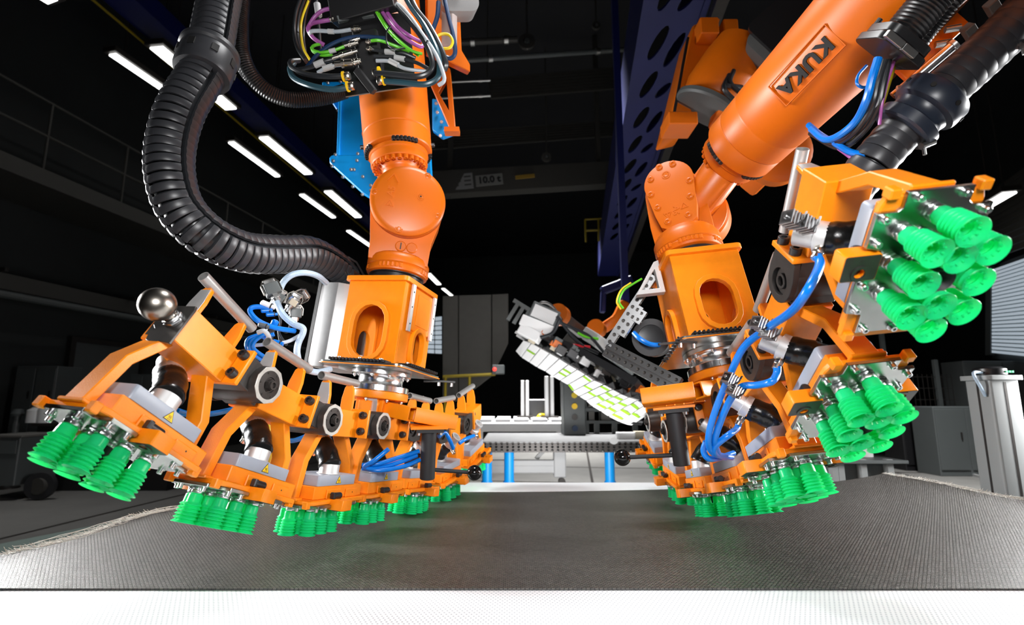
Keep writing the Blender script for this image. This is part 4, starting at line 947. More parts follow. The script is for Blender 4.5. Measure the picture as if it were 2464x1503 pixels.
cable('white looped hose over the second silver tube', [W(620,800,1.30), W(635,796,1.30), W(646,808,1.31), W(648,826,1.33)], .006, 'greycable', 'hose', 'air_hose')
cable('grey cable stretched behind the second silver tube', [W(594,832,1.42), W(640,828,1.44), W(690,822,1.48), W(722,806,1.52)], .0052, 'greycable')
cable('thin black cable hanging beside the white braided hose', [W(664,735,1.52), W(675,770,1.52), W(672,800,1.52), W(690,830,1.52)], .0035, 'bkcable')
cable('second thin black cable tangled below the grey plugs', [W(700,775,1.53), W(690,800,1.53), W(670,790,1.53), W(676,835,1.53)], .003, 'bkcable')
def plug(px, py, y, rz, lb, s=1.0, m='cab'):
    t = thing('plug_connector', lb, 'connector', Mx.Translation(W(px, py, y))@Mx.Rotation(rz, 4, 'Y')@Mx.Rotation(.5, 4, 'Z')@Mx.Scale(s, 4))
    ob('housing', MB().plate(rrect(-.016, .016, -.013, .013, .003, 2), -.013, .013), M_[m], t, bev=.0015)
    ob('cap', MB().plate(rrect(-.013, .013, -.010, .010, .003, 2), .013, .022), M_['steel'], t, bev=.001)
    ob('latch', MB().bar([(-.019,0,-.006), (-.019,0,.014), (-.012,0,.024), (.012,0,.024), (.019,0,.014), (.019,0,-.006)], .012, .002), M_['nickel'], t)
    ob('gland', MB().lathe([(.010, -.013), (.010, -.022)], None, 6).cyl((0,0,-.022), (0,0,-.030), .008, n=12), M_['steel'], t)
    return t
plug(655,697,1.52,-.5,'large grey plug with open latch at the end of the braided hose', 1.35)
plug(668,715,1.54,.5,'grey plug body clamped under the latched plug', 1.15)
plug(705,725,1.58,.5,'dark grey plug with latch beside the yellow tag', 1.2, 'dark')
plug(722,714,1.6,1.1,'upper dark grey plug behind the steel cover edge', 1.1, 'dark')
plug(712,753,1.54,.05,'square grey plug face above the braided hose bend', 1.0, 'cab')
plug(706,727,1.5,.6,'small pale marked plug in the cable tangle', .7, 'beige')
def fitting(px, py, y, d, m, lb, r=.008, L=.034):
    t = thing('push_fitting', lb, 'fitting', frame(W(px, py, y), d)); ob('body', MB().lathe([(r*.6, 0), (r, .003), (r, L*.7), (r*.7, L*.72), (r*.7, L), (r*.3, L)], None, 16), M_[m], t); ob('collar_ring', MB().ring((0,0,L*.7), (0,0,L*.78), r*.5, r*1.1, 14), M_['black'], t)
fitting(628,727,1.44,(.9,.2,-.35),'white','white rounded fitting above the blue hose loop', .0085, .04)
fitting(622,779,1.43,(.9,.2,-.3),'cab','round grey fitting end under the blue hose loop', .008, .03)
fitting(628,748,1.44,(.8,.3,.1),'blue','upper small blue ring fitting inside the blue loop', .006, .03); fitting(640,757,1.44,(.8,.3,.1),'blue','lower small blue ring fitting inside the blue loop', .006, .03)
fitting(655,782,1.45,(-.3,.2,-1),'black','black elbow fitting at the foot of the blue loop', .011, .05)
fitting(664,770,1.46,(-.4,.2,-.8),'blue','stout blue fitting above the black elbow', .010, .03); fitting(700,714,1.55,(.4,.2,-.6),'blue','blue plug insert between the grey plugs', .010, .03)
fitting(655,822,1.4,(.9,.1,-.2),'blue','blue fitting tucked above the second silver tube', .008, .03); fitting(632,812,1.38,(.9,.1,.3),'blue','blue fitting behind the looped white hose', .008, .03)
# clamp rail plates (black) at the boxes
def vane(parent, pts, m='black'): ob('side_rail', MB().bar(pts, .012, .006), M_[m], parent)
# ---- cable plate of the left arm
CPM = frame(W(905,150,1.62), V((-.05,-.93,-.36)), V((.98,-.05,.12)))
cp = thing('connector_panel', 'black connector panel with metal plugs strapped across the left orange forearm', 'panel', CPM)
CI = CPM.inverted(); c2 = lambda px, py, y=1.60: CI@W(px, py, y)
ob('mount_plate', MB().add([c2(830,200), c2(1003,178), c2(1006,207), c2(832,234), c2(830,200,1.68), c2(1003,178,1.72), c2(1006,207,1.72), c2(832,234,1.68)], [(0,1,2,3),(7,6,5,4),(0,4,5,1),(1,5,6,2),(2,6,7,3),(3,7,4,0)]), M_['black'], cp)
ob('plate_edge', MB().tube([c2(832,233,1.598), c2(1006,206,1.598)], .0022, 6), M_['steel'], cp)
ob('back_plate', MB().add([c2(815,40,1.64), c2(985,30,1.64), c2(1000,205,1.64), c2(836,212,1.64), c2(815,40,1.67), c2(985,30,1.67), c2(1000,205,1.67), c2(836,212,1.67)], [(0,1,2,3),(7,6,5,4),(0,4,5,1),(1,5,6,2),(2,6,7,3),(3,7,4,0)]), M_['black'], cp)
ob('terminal_block', MB().box(-.062, .020, -.085, .105, -.02, .012), M_['black'], cp, bev=.003)
ob('hood', MB().plate([(-.12,.135),(.10,.155),(.10,.25),(-.12,.25)], -.03, .03), M_['black'], cp, bev=.003)
ob('hood_edge', MB().bar([c2(818,36,1.56), c2(893,22,1.56)], .004, .004), M_['beam'], cp)
ob('clamp_bar', MB().bar([c2(858,168,1.57), c2(900,222,1.58)], .022, .02), M_['black'], cp, bev=.002)
ob('grey_housing', MB().bar([c2(812,48,1.56), c2(862,36,1.57)], .02, .024).bar([c2(870,38,1.57), c2(900,34,1.57)], .016, .024), M_['cab'], cp, bev=.002)
def pl2(a, b, r, parts, y=1.56):                  # metal plug along a line
    A, B = c2(*a, y), c2(*b, y); d = B-A; mb = MB()
    for t0, t1, k in parts: mb.lathe([(r*k, 0), (r*k, d.length*(t1-t0))], frame(A+d*t0, d), 12)
    ob('metal_plug', mb, M_['nickel'], cp, bev=.0006)
PT = ((0,.3,.75),(.3,.45,1.15),(.45,.8,1),(.8,1,.7))
for a, b, r in (((795,20),(816,18),.011), ((793,47),(818,42),.011), ((845,70),(868,68),.010), ((828,110),(862,102),.010), ((800,140),(860,122),.0095), ((805,155),(860,150),.0125), ((845,152),(868,146),.0115), ((893,100),(880,100),.009), ((895,118),(882,116),.008), ((842,100),(866,92),.009)): pl2(a, b, r, PT)
for (px, py, s) in ((842,182,-1), (852,206,-1), (898,175,1), (908,195,1)):
    A = c2(px, py, 1.55); ob('brass_nut', MB().lathe([(.014, 0), (.014, .022)], frame(A, (s, 0, 0)), 6), M_['nickel'], cp, bev=.001); ob('yellow_ring', MB().ring(A+V((s*.018 if s < 0 else .018, 0, 0)), A+V((s*.024 if s < 0 else .024, 0, 0)), .008, .0165, 20), M_['signy'], cp)
CC = [('thick black cable sweeping from the yellow ring plug around the left bundle', [W(838,182,1.55), W(790,184,1.55), W(735,178,1.56), W(703,162,1.58), W(700,148,1.6), W(720,145,1.63)], .0085, 'bkcable'),
      ('dark teal hose below the thick black cable on the left', [W(850,208,1.55), W(800,215,1.55), W(745,205,1.55), W(708,188,1.57), W(698,165,1.6), W(708,150,1.62)], .0095, 'teal'),
      ('dark teal hose sweeping right under the thick black one', [W(912,195,1.55), W(960,198,1.54), W(1020,203,1.53), W(1050,190,1.53), W(1058,165,1.53), W(1050,120,1.53), W(1020,60,1.55), W(985,10,1.58), W(960,-40,1.6)], .0095, 'teal'),
      ('thick black cable bending right from the upper yellow ring plug', [W(902,176,1.54), W(950,180,1.53), W(1005,184,1.52), W(1034,172,1.52), W(1040,145,1.52), W(1022,100,1.53), W(985,50,1.55), W(955,15,1.57), W(930,-40,1.6)], .0095, 'bkcable'),
      ('pale grey cable following the black bend on the right', [W(1055,205,1.53), W(1068,195,1.52), W(1066,175,1.52), W(1048,130,1.52), W(1015,80,1.53), W(985,38,1.55), W(955,10,1.57), W(915,8,1.58)], .0065, 'greycable'),
      ('second black cable at the outside of the right-hand bend', [W(1068,170,1.55), W(1072,150,1.54), W(1055,105,1.54), W(1030,60,1.55), W(1000,20,1.57), W(975,-40,1.6)], .010, 'bkcable'),
      ('bright green cable hanging in front of the black coils', [W(902,22,1.55), W(915,45,1.55), W(935,75,1.55), W(965,105,1.55), W(990,122,1.55), W(1016,130,1.56)], .0045, 'green'),
      ('second bright green cable beside the hanging one', [W(904,18,1.56), W(920,48,1.56), W(945,82,1.56), W(975,110,1.56), W(1008,134,1.57)], .0045, 'green'),
      ('violet cable hanging beside the green pair', [W(910,14,1.56), W(925,36,1.56), W(945,65,1.56), W(975,92,1.56), W(1010,112,1.58), W(1020,106,1.6)], .0065, 'violet'),
      ('second violet cable curving above the green pair', [W(918,12,1.57), W(932,30,1.57), W(955,62,1.57), W(985,86,1.57), W(1012,100,1.6)], .006, 'violet'),
      ('violet cable plugged into the upper metal plug on the left', [W(795,20,1.56), W(775,26,1.56), W(758,40,1.56), W(745,60,1.57)], .0065, 'violet'),
      ('violet cable plugged into the lower metal plug on the left', [W(793,48,1.56), W(770,52,1.56), W(748,58,1.57), W(742,72,1.57), W(755,92,1.58), W(780,108,1.6)], .0068, 'violet'),
      ('pale grey cable entering the plug block on the left', [W(845,71,1.56), W(810,76,1.56), W(770,74,1.56), W(748,76,1.56), W(750,84,1.58)], .0062, 'greycable'),
      ('dark blue cable arching over the green plugs', [W(738,162,1.6), W(760,135,1.57), W(795,108,1.55), W(835,92,1.55), W(875,88,1.56), W(930,92,1.57)], .0062, 'dkblue'),
      ('green cable looped at the left plugs', [W(828,112,1.56), W(800,122,1.56), W(772,126,1.56), W(752,120,1.57), W(755,110,1.58), W(775,105,1.6)], .0052, 'green'),
      ('lower green cable ending near the left plugs', [W(800,131,1.57), W(775,133,1.57), W(755,125,1.58), W(750,115,1.6)], .0052, 'green'),
      ('short green cable on the right side of the plug block', [W(893,98,1.56), W(910,97,1.56), W(930,102,1.57), W(955,112,1.58), W(985,124,1.6)], .005, 'green'),
      ('yellow cable in the left vertical bundle', [W(742,2,1.7), W(728,40,1.7), W(724,70,1.7), W(730,115,1.68), W(748,148,1.64)], .0042, 'yellow'),
      ('first black cable of the left vertical bundle', [W(725,-10,1.72), W(712,30,1.72), W(708,75,1.72), W(716,115,1.7), W(735,145,1.66)], .0068, 'bkcable'),
      ('second black cable of the left vertical bundle', [W(735,-10,1.74), W(720,35,1.74), W(716,80,1.74), W(722,115,1.72), W(738,150,1.68)], .0068, 'bkcable'),
      ('third black cable of the left vertical bundle, at its inner side', [W(750,-20,1.76), W(735,35,1.76), W(730,85,1.76), W(735,130,1.74)], .006, 'bkcable'),
      ('black lead with printed sleeve from the left plugs', [W(800,143,1.57), W(775,150,1.57), W(745,162,1.58), W(715,168,1.6)], .007, 'bkcable'),
      ('grey lead with printed sleeve from the lowest left plug', [W(806,158,1.57), W(785,164,1.57), W(765,175,1.58)], .0065, 'greycable'),
      ('upper black lead with printed sleeve on the right', [W(895,118,1.57), W(930,124,1.57), W(970,128,1.57), W(1000,140,1.58)], .006, 'bkcable'),
      ('middle grey lead with printed sleeve on the right', [W(905,146,1.57), W(940,148,1.57), W(975,165,1.57), W(1030,172,1.58)], .0058, 'greycable'),
      ('lower black lead with printed sleeve on the right', [W(900,135,1.57), W(950,138,1.57), W(1000,150,1.57), W(1030,165,1.57)], .006, 'bkcable'),
      ('yellow cable coiled in a ring on the outer right', [W(1045,95,1.6), W(1060,83,1.6), W(1080,84,1.6), W(1089,100,1.6), W(1082,115,1.6), W(1064,117,1.6)], .0048, 'yellow'),
      ('dark blue hose looping down on the outer right', [W(1055,5,1.62), W(1052,40,1.62), W(1040,75,1.62)], .0082, 'dkblue'),
      ('second dark blue hose dropping into a loop on the outer right', [W(1070,0,1.62), W(1080,45,1.62), W(1090,85,1.62), W(1095,125,1.62), W(1085,140,1.62), W(1068,134,1.62), W(1055,115,1.62)], .0078, 'dkblue'),
      ('thin black looped wire beside the violet cables', [W(940,62,1.54), W(930,78,1.54), W(932,105,1.54), W(950,118,1.54), W(975,116,1.55)], .0026, 'bkcable')]
for lb, P, r, m in CC:
    t, Pp, Ti = cable(lb, P, r, m)
    if 'sleeve' in lb: sleeve(t, Pp, Ti, len(Pp)*2//5, .035, r*1.5)
    if 'pale grey cable entering' in lb: sleeve(t, Pp, Ti, len(Pp)//3, .02, r*1.35)
    if 'looped at the left' in lb: sleeve(t, Pp, Ti, len(Pp)//5, .022, r*1.5)
    if 'bundle' in lb and 'second' in lb or 'black bend' in lb or 'hanging one' in lb: k = len(Pp)//2; d = (Pp[k+1]-Pp[k]).normalized(); ob('cable_tie', tie(Pp[k], d, r), M_['black'], t, Ti)
lbx = thing('cable_marker', 'white printed marker sleeve on a vertical grey lead by the hood', 'marker'); a, b = W(763,10,1.65), W(767,38,1.65)
ob('sleeve', MB().cyl(a, b, .012, n=12), M_['label'], lbx); ob('lead', MB().cyl(W(760,-15,1.65), W(772,120,1.67), .006, n=10), M_['bkcable'], lbx)
# grey motor housing and orange plates at the upper right of the left arm
mh = thing('motor_housing', 'pale grey rounded motor housing beside the cable loops', 'housing', frame(W(1105,5,1.75), (.25,-.9,-.3), (1, 0, .1)))
ob('shell', MB().plate(rrect(-.075, .065, -.05, .08, .03, 5), -.06, .05), mat('pale_housing', (.28, .28, .28), .45), mh, bev=.012, seg=3); ob('cable_port', MB().lathe([(.03, 0), (.033, .012), (.024, .018), (.022, 0)], None, 20), M_['black'], mh, Mx.Translation((-.035, .02, .05)))
ob('neck', MB().bar([(-.04,-.02,0), (-.055,-.16,-.01)], .05, .05), mat('pale_pipe', (.5, .42, .4), .5), mh, bev=.01, seg=2)
og = thing('orange_guard', 'angular orange guard plate rising at the back of the left arm', 'guard', frame(W(1085,110,1.9), (.35,-.9,-.2), (1, 0, 0)))
ob('plate', MB().plate([(-.10,.18),(-.06,.18),(.035,.10),(.04,-.02),(.075,-.07),(.075,-.10),(-.02,-.07),(-.10,-.05)], -.02, .02), M_['robot'], og, bev=.003); ob('rib', MB().box(-.08, .02, -.01, .01, -.03, -.02), M_['robot'], og)
tg = thing('triangle_strut', 'orange triangular strut with cut-out beside the left forearm', 'strut')
wp = lambda px, py: W(px, py, 1.95)
def polyplate(mb, pts, hole, th, M=None):
    P = [V(p) for p in pts]; o = P[0]; n = (P[1]-o).cross(P[2]-o).normalized(); n = n if n.y < 0 else -n; F = frame(o, n, P[1]-o); Fi = F.inverted()
    mb.plate([(Fi@p)[:2] for p in P], -th, 0, [[(Fi@V(p))[:2] for p in h] for h in hole], F); return F
m_ = MB(); polyplate(m_, [wp(1035,200), wp(1075,158), wp(1083,165), wp(1096,310), wp(1085,314)], [[wp(1055,222), wp(1074,190), wp(1080,265)]], .03)
ob('plate', m_, M_['robot'], tg, bev=.002); ob('foot', MB().box(-.03, .03, -.02, .02, -.01, .01), M_['robot'], tg, Mx.Translation(wp(1088,316)))
# blue mounting column behind the left arm
bc = thing('mounting_column', 'bright blue bolted mounting column and plates behind the left arm', 'column')
def bp_(pts, y, th, nm='plate'):
    m2 = MB(); F = polyplate(m2, [W(px, py, y) for px, py in pts], [], th); return ob(nm, m2, M_['sky'], bc, bev=.004), F
bp_([(775,196),(850,196),(850,238),(815,272),(775,210)], 2.30, .03)
bp_([(816,215),(960,215),(960,376),(812,376)], 2.25, .16, 'column_face')
ob('edge_tube', MB().cyl(W(819,222,2.245), W(814,376,2.245), .008, n=10), M_['sky'], bc)
bp_([(792,378),(800,372),(1036,372),(1040,440),(1030,470),(912,474),(893,477),(872,464),(793,392)], 2.2, .03)
bp_([(1040,236),(1060,240),(1096,318),(1064,330),(1040,312)], 2.2, .03)
hex2 = MB().lathe([(.0078, 0), (.0078, .008)], None, 6).cyl((0,0,.008), (0,0,.016), .0045, n=8).mesh('bolt', M_['zinc'])
for px, py, y in ((803,387,2.19),(800,400,2.19),(860,386,2.19),(846,408,2.19),(853,408,2.19),(826,426,2.19),(874,425,2.19),(850,449,2.19),(893,446,2.19),(893,458,2.19),(873,468,2.19),(790,200,2.29),(820,197,2.29),(794,241,2.29),(814,266,2.29),(808,372,2.2),(862,370,2.2),(1050,250,2.19),(1053,271,2.19),(1063,294,2.19),(1072,314,2.19),(1060,327,2.19)):
    put('bolt', hex2, bc, frame(W(px, py, y), (0, -.95, -.3)))
# cable bundle under the right arm clamp
BB = [('bright blue hose hanging from the right arm conduit clamp', [W(2113,140,1.02), W(2098,190,1.03), W(2085,240,1.05), W(2060,290,1.1), W(2020,325,1.15), W(1985,335,1.2), W(1952,310,1.25)], .0085, 'blue'),
      ('thinner blue tube curling beside the hanging blue hose', [W(2085,158,1.1), W(2066,180,1.1), W(2062,200,1.1), W(2075,210,1.1), W(2092,208,1.1)], .0035, 'blue'),
      ('lowest blue hose of the hanging bundle', [W(1945,300,1.28), W(1975,325,1.25), W(2010,345,1.2), W(2045,365,1.15), W(2085,372,1.12)], .0075, 'blue'),
      ('brown-black cable in the hanging bundle', [W(2128,145,1.03), W(2112,200,1.04), W(2098,255,1.06), W(2060,315,1.12), W(2010,345,1.2), W(1960,325,1.26)], .007, 'bkcable'),
      ('second black cable in the hanging bundle', [W(2138,145,1.04), W(2125,205,1.05), W(2112,260,1.07), W(2075,320,1.12), W(2020,355,1.2), W(1950,320,1.28)], .007, 'bkcable'),
      ('violet cable in the hanging bundle under the right arm', [W(2152,145,1.04), W(2132,205,1.05), W(2122,250,1.06), W(2116,300,1.08)], .0035, 'violet'),
      ('pale green cable in the hanging bundle under the right arm', [W(2148,145,1.05), W(2135,190,1.05), W(2120,250,1.07), W(2100,290,1.1), W(2060,330,1.15), W(2010,350,1.2)], .0042, 'greycable'),
      ('olive cable in the hanging bundle under the right arm', [W(2155,146,1.06), W(2140,195,1.06), W(2118,260,1.08), W(2085,310,1.12), W(2040,345,1.17)], .0045, 'yrail'),
      ('violet cable end under the lowest blue hose', [W(2018,358,1.2), W(2035,370,1.17), W(2055,385,1.14)], .004, 'violet')]
for lb, P, r, m in BB: cable(lb, P, r, m)
cable('green and yellow earth wire curling beside the perforated rails', [W(1500,742,1.75), W(1490,725,1.75), W(1500,700,1.75), W(1520,685,1.72), W(1545,670,1.7)], .0035, 'green')
cable('yellow earth wire curling beside the green one', [W(1494,744,1.76), W(1484,725,1.76), W(1495,697,1.76), W(1518,680,1.73)], .003, 'yellow')
cable('blue hose entering the black drum behind the perforated rails', [W(1525,800,1.8), W(1540,815,1.78), W(1565,828,1.78), W(1595,830,1.8)], .0085, 'blue', 'hose', 'air_hose')
dr = thing('cable_drum', 'black round cable drum behind the perforated rails', 'drum', frame(W(1572,815,1.85), (-.4,-.9,0))); ob('drum', MB().lathe([(.05,-.05),(.062,-.045),(.062,.045),(.05,.05),(.03,.045)], None, 32), M_['black'], dr); ob('rim', MB().ring((0,0,.03), (0,0,.055), .045, .066, 32), M_['blackmatt'], dr)
# black sensor bracket under each adapter box
for nm, P, lb in (('R', [W(1585,828,1.42), W(1645,822,1.42), W(1676,824,1.42)], 'thin black sensor arm under the right adapter box'), ('L', [W(1020,917,1.85), W(1065,917,1.85), W(1095,919,1.85)], 'thin black sensor arm under the left adapter plate')):
    t = thing('sensor_holder', lb, 'bracket'); ob('arm', MB().bar(P, .012, .006, side=(0, 1, 0)), M_['black'], t)
    for k in (1, 2): c = P[k]+V((-.012, -.004, -.004)); ob('bolt', MB().cyl(c, c+V((0, 0, -.012)), .0055, n=10), M_['zinc'], t)
t = thing('spring_cable', 'black coiled cable hanging beside the right adapter plate', 'cable'); ob('coil', MB().tube([W(1598,870,1.40)+V((.006*math.cos(k*.9), .006*math.sin(k*.9), -.0)).lerp(V((0,0,0)), 0)+(W(1585,860,1.4)-W(1598,870,1.4))*0+ (W(1630,815,1.4)-W(1590,875,1.4))*(k/60) for k in range(60)], .003, 6), M_['black'], t)
# ---------------------------------------------------------------- background machines and furniture
# second orange robot on the blue gantry
sr = thing('gantry_robot', 'second orange robot hanging on the blue slotted gantry behind the lettered arm', 'robot')
m_ = MB(); polyplate(m_, [W(1668,58,2.6), W(1735,40,2.6), W(1700,150,2.6), W(1655,300,2.6), W(1606,312,2.6)], [], .25); ob('carriage', m_, M_['robot'], sr, bev=.01)
ob('carriage_slot', MB().bar([W(1655,92,2.585), W(1617,300,2.585)], .02, .012), M_['black'], sr)
ob('foot_block', MB().box(-.09, .06, -.08, .08, -.02, .05), M_['robot'], sr, Mx.Translation(W(1640,308,2.55)), bev=.005)
ob('lug', MB().box(-.05, .05, -.05, .05, -.05, .05), M_['robot'], sr, Mx.Translation(W(1700,75,2.55)), bev=.006); ob('lug', MB().box(-.04, .04, -.05, .05, -.09, .09), M_['robot'], sr, Mx.Translation(W(1752,95,2.55)), bev=.006)
ob('shoulder', MB().lathe([(.0001,.0),(.12, .0), (.165, .03), (.18, .10), (.17, .25), (.15, .36)], frame(W(1705,262,2.55), (.45, -.2, .75)), 40), M_['robot'], sr)
ob('shoulder_rim', MB().lathe([(.172,0),(.182,.01),(.182,.03),(.165,.035)], frame(W(1700,268,2.53), (.45, -.2, .75)), 40), M_['cab'], sr)
ob('arm_body', MB().bar([W(1740,150,2.7), W(1780,200,2.6), W(1760,300,2.5)], .16, .2), M_['robot'], sr, bev=.02, seg=2)
ob('motor', MB().plate(rrect(-.14, .13, -.09, .12, .05, 5), -.1, .1), M_['cab'], sr, frame(W(1880,110,2.3), (-.3,-.9,-.1), (.75, 0, .55)), bev=.015, seg=2)
ob('motor_cap', MB().plate(rrect(-.10, .16, -.05, .15, .03, 4), .1, .125), M_['black'], sr, frame(W(1880,110,2.3), (-.3,-.9,-.1), (.75, 0, .55)))
for k, (a, b) in enumerate((((1755,180),(1770,245)), ((1765,170),(1790,230)), ((1750,200),(1785,210)))): ob('cable', MB().tube(spline([W(*a,2.35), W((a[0]+b[0])/2-20,(a[1]+b[1])/2,2.33), W(*b,2.35)]), .012, 8), M_['bkcable'], sr)
ob('elbow', MB().lathe([(.0001,0),(.10,0),(.13,.03),(.13,.14),(.10,.16)], frame(W(1865,385,2.3), (-.3,-.9,-.2)), 32), M_['robot'], sr)
ob('lower_arm', MB().bar([W(1860,390,2.35), W(1800,450,2.5)], .12, .10), M_['robot'], sr, bev=.02, seg=2)
# tile gripper: a fan of white bars with lime inserts, on a third robot
tg_ = thing('tile_gripper', 'slanted gripper with rows of white pads and lime green inserts', 'gripper')
N = 15
top = [(1258,819),(1278,825),(1300,838),(1322,850),(1345,863),(1367,877),(1388,889),(1408,901),(1428,915),(1452,925),(1474,937),(1492,948),(1512,956),(1533,963),(1549,976),(1562,988)]
bot = [(1240,843),(1254,859),(1273,871),(1292,883),(1312,893),(1330,905),(1348,915),(1366,925),(1378,941),(1394,953),(1410,963),(1424,976),(1446,989),(1464,1001),(1490,1014),(1512,1022)]
lime = {1:[.45], 5:[.35,.62], 7:[.12,.95], 8:[.45], 9:[.12,.62], 10:[.25,.55], 11:[.2,.5,.8], 12:[.35,.72], 13:[.2,.55,.85], 14:[.45]}
def slab(mb, q, th, n):
    q = [V(p) for p in q]; return mb.add(q+[p+n*th for p in q], [(0,1,2,3),(7,6,5,4),(0,4,5,1),(1,5,6,2),(2,6,7,3),(3,7,4,0)])
for k in range(N):
    yt_ = lambda j: 4.1-.7*j/(N-1)-.04-.12*j/(N-1)
    yb_ = lambda j: 4.1-.7*j/(N-1)+.03+.05*j/(N-1)
    t0, t1, b0, b1 = W(*top[k], yt_(k)), W(*top[k+1], yt_(k+1)), W(*bot[k], yb_(k)), W(*bot[k+1], yb_(k+1))
    g_ = .07; t0, t1 = t0.lerp(t1, g_), t0.lerp(t1, 1-g_); b0, b1 = b0.lerp(b1, g_), b0.lerp(b1, 1-g_)
    n_2 = (t1-t0).cross(b0-t0).normalized(); n_2 = n_2 if n_2.y > 0 else -n_2      # away from the camera
    r = ob('pad_row', slab(MB(), (t0, t1, b1, b0), .03, n_2), M_['white'], tg_)
    for q in lime.get(k, []):
        q0, q1 = max(.01, q-.05), min(.99, q+.05)
        ob('lime_insert', slab(MB(), (t0.lerp(b0,q0)-n_2*.002, t1.lerp(b1,q0)-n_2*.002, t1.lerp(b1,q1)-n_2*.002, t0.lerp(b0,q1)-n_2*.002), .01, n_2), M_['lime'], r)
    M = frame((t0+t1)/2, n_2, b0-t0); L = (b0-t0).length; w = (t1-t0).length/2
    for q in (.25, .75): ob('actuator', MB().cyl((L*q, 0, .03), (L*q, 0, .10), .02, n=10), M_['black'], tg_, M)
    if k % 2 == 0: ob('valve', MB().box(-.02, .06, -w*.7, w*.7, .08, .16), M_['beige'], tg_, M, bev=.004)
    ob('block', MB().box(-.03, .05, -w*.8, w*.8, .035, .12), M_['black'], tg_, M, bev=.004)
ob('spine', MB().bar([W(1262,790,4.1), W(1400,850,3.8), W(1540,930,3.45)], .14, .05), M_['black'], tg_)
for a, b, m in (((1252,790),(1300,815),'white'), ((1255,770),(1330,800),'white'), ((1430,815),(1470,845),'white'), ((1405,800),(1438,820),'label'), ((1360,815),(1395,840),'beam'), ((1470,850),(1530,890),'cab')):
    ob('cover', MB().bar([W(*a,3.95), W(*b,3.9)], .09, .085), M_[m], tg_, bev=.006)
ob('camera_box', MB().box(-.13, .10, -.08, .08, -.08, .07), M_['cab'], tg_, Mx.Translation(W(1312,762,4.05))@Mx.Rotation(.42, 4, 'Y'), bev=.008)
ob('camera_lid', MB().box(-.11, .08, -.085, -.08, -.05, .05), M_['white'], tg_, Mx.Translation(W(1312,762,4.05))@Mx.Rotation(.42, 4, 'Y'))
hoop = MB()
for dy in (-.06, .06): hoop.tube(spline([W(1270,775,4.05+dy), W(1285,745,4.05+dy), W(1305,728,4.05+dy), W(1330,738,4.05+dy), W(1350,770,4.05+dy)]), .012, 8)
ob('guard_hoop', hoop, M_['steel'], tg_)
fk = MB()
for a, b in (((1248,728),(1222,770)), ((1262,735),(1236,778)), ((1275,745),(1258,775))): fk.bar([W(*a,4.1), W(*b,4.1)], .03, .03)
fk.bar([W(1236,722,4.1), W(1285,752,4.1)], .03, .03)
ob('fork', fk, M_['cab'], tg_); ob('finger', MB().bar([W(1240,798,4.1), W(1268,815,4.1)], .02, .02).bar([W(1243,806,4.1), W(1262,818,4.1)], .015, .015), M_['label'], tg_)
random.seed(3)
for k in range(34):
    t = random.random(); px, py = 1275+270*t+random.uniform(-12, 12), 800+155*t+random.uniform(-22, 14)
    q = random.choice(('black','black','cab','dark','beige','label','bkcable','robot')); sz = random.uniform(.015, .04)
    ob('fitting', MB().box(-sz, sz, -sz*.7, sz*.7, -sz*.8, sz*.8), M_[q], tg_, Mx.Translation(W(px, py, 3.95-.5*t))@Mx.Rotation(.55, 4, 'Y'), bev=.004)
for P, r, m in (([(1340,760),(1370,800),(1400,830),(1440,850)], .012, 'bkcable'), ([(1345,775),(1380,790),(1420,810),(1455,850)], .012, 'bkcable'), ([(1375,830),(1395,832),(1420,835)], .012, 'red2'), ([(1390,800),(1410,810),(1440,815)], .01, 'green'), ([(1300,812),(1330,800),(1345,770)], .014, 'bkcable')):
    if m == 'red2': M_['red2'] = mat('red_hose', (.55, .02, .03), .4)
    ob('hose', MB().tube(spline([W(*p, 3.85) for p in P]), r, 8), M_[m], tg_)
ob('mount_post', MB().bar([W(1325,778,4.0), W(1347,760,4.36)], .09, .09), M_['dark'], tg_)
r3 = thing('robot_arm', 'distant orange robot arm behind the slanted white-padded gripper', 'robot arm')
ob('wrist', MB().lathe([(.0001,0),(.07,0),(.085,.02),(.085,.12)], frame(W(1352,762,4.3), (-.4,-.9,.1)), 28), M_['robot'], r3)
ob('elbow', MB().lathe([(.0001,0),(.06,0),(.075,.02),(.075,.12)], frame(W(1441,795,4.5), (-.4,-.9,.1)), 28), M_['robot'], r3)
ob('upper_arm', MB().bar([W(1448,792,4.6), W(1485,768,4.6), W(1505,725,4.6)], .10, .10), M_['robot'], r3, bev=.03, seg=2)
ob('mount_column', MB().box(-.03, .03, -.03, .03, 0, 9.4-W(1505,730,4.6).z), M_['navy'], r3, Mx.Translation(W(1505,730,4.6)))
ob('forearm', MB().bar([W(1350,760,4.45), W(1400,800,4.6), W(1440,795,4.65)], .09, .09), M_['dark'], r3, bev=.01)
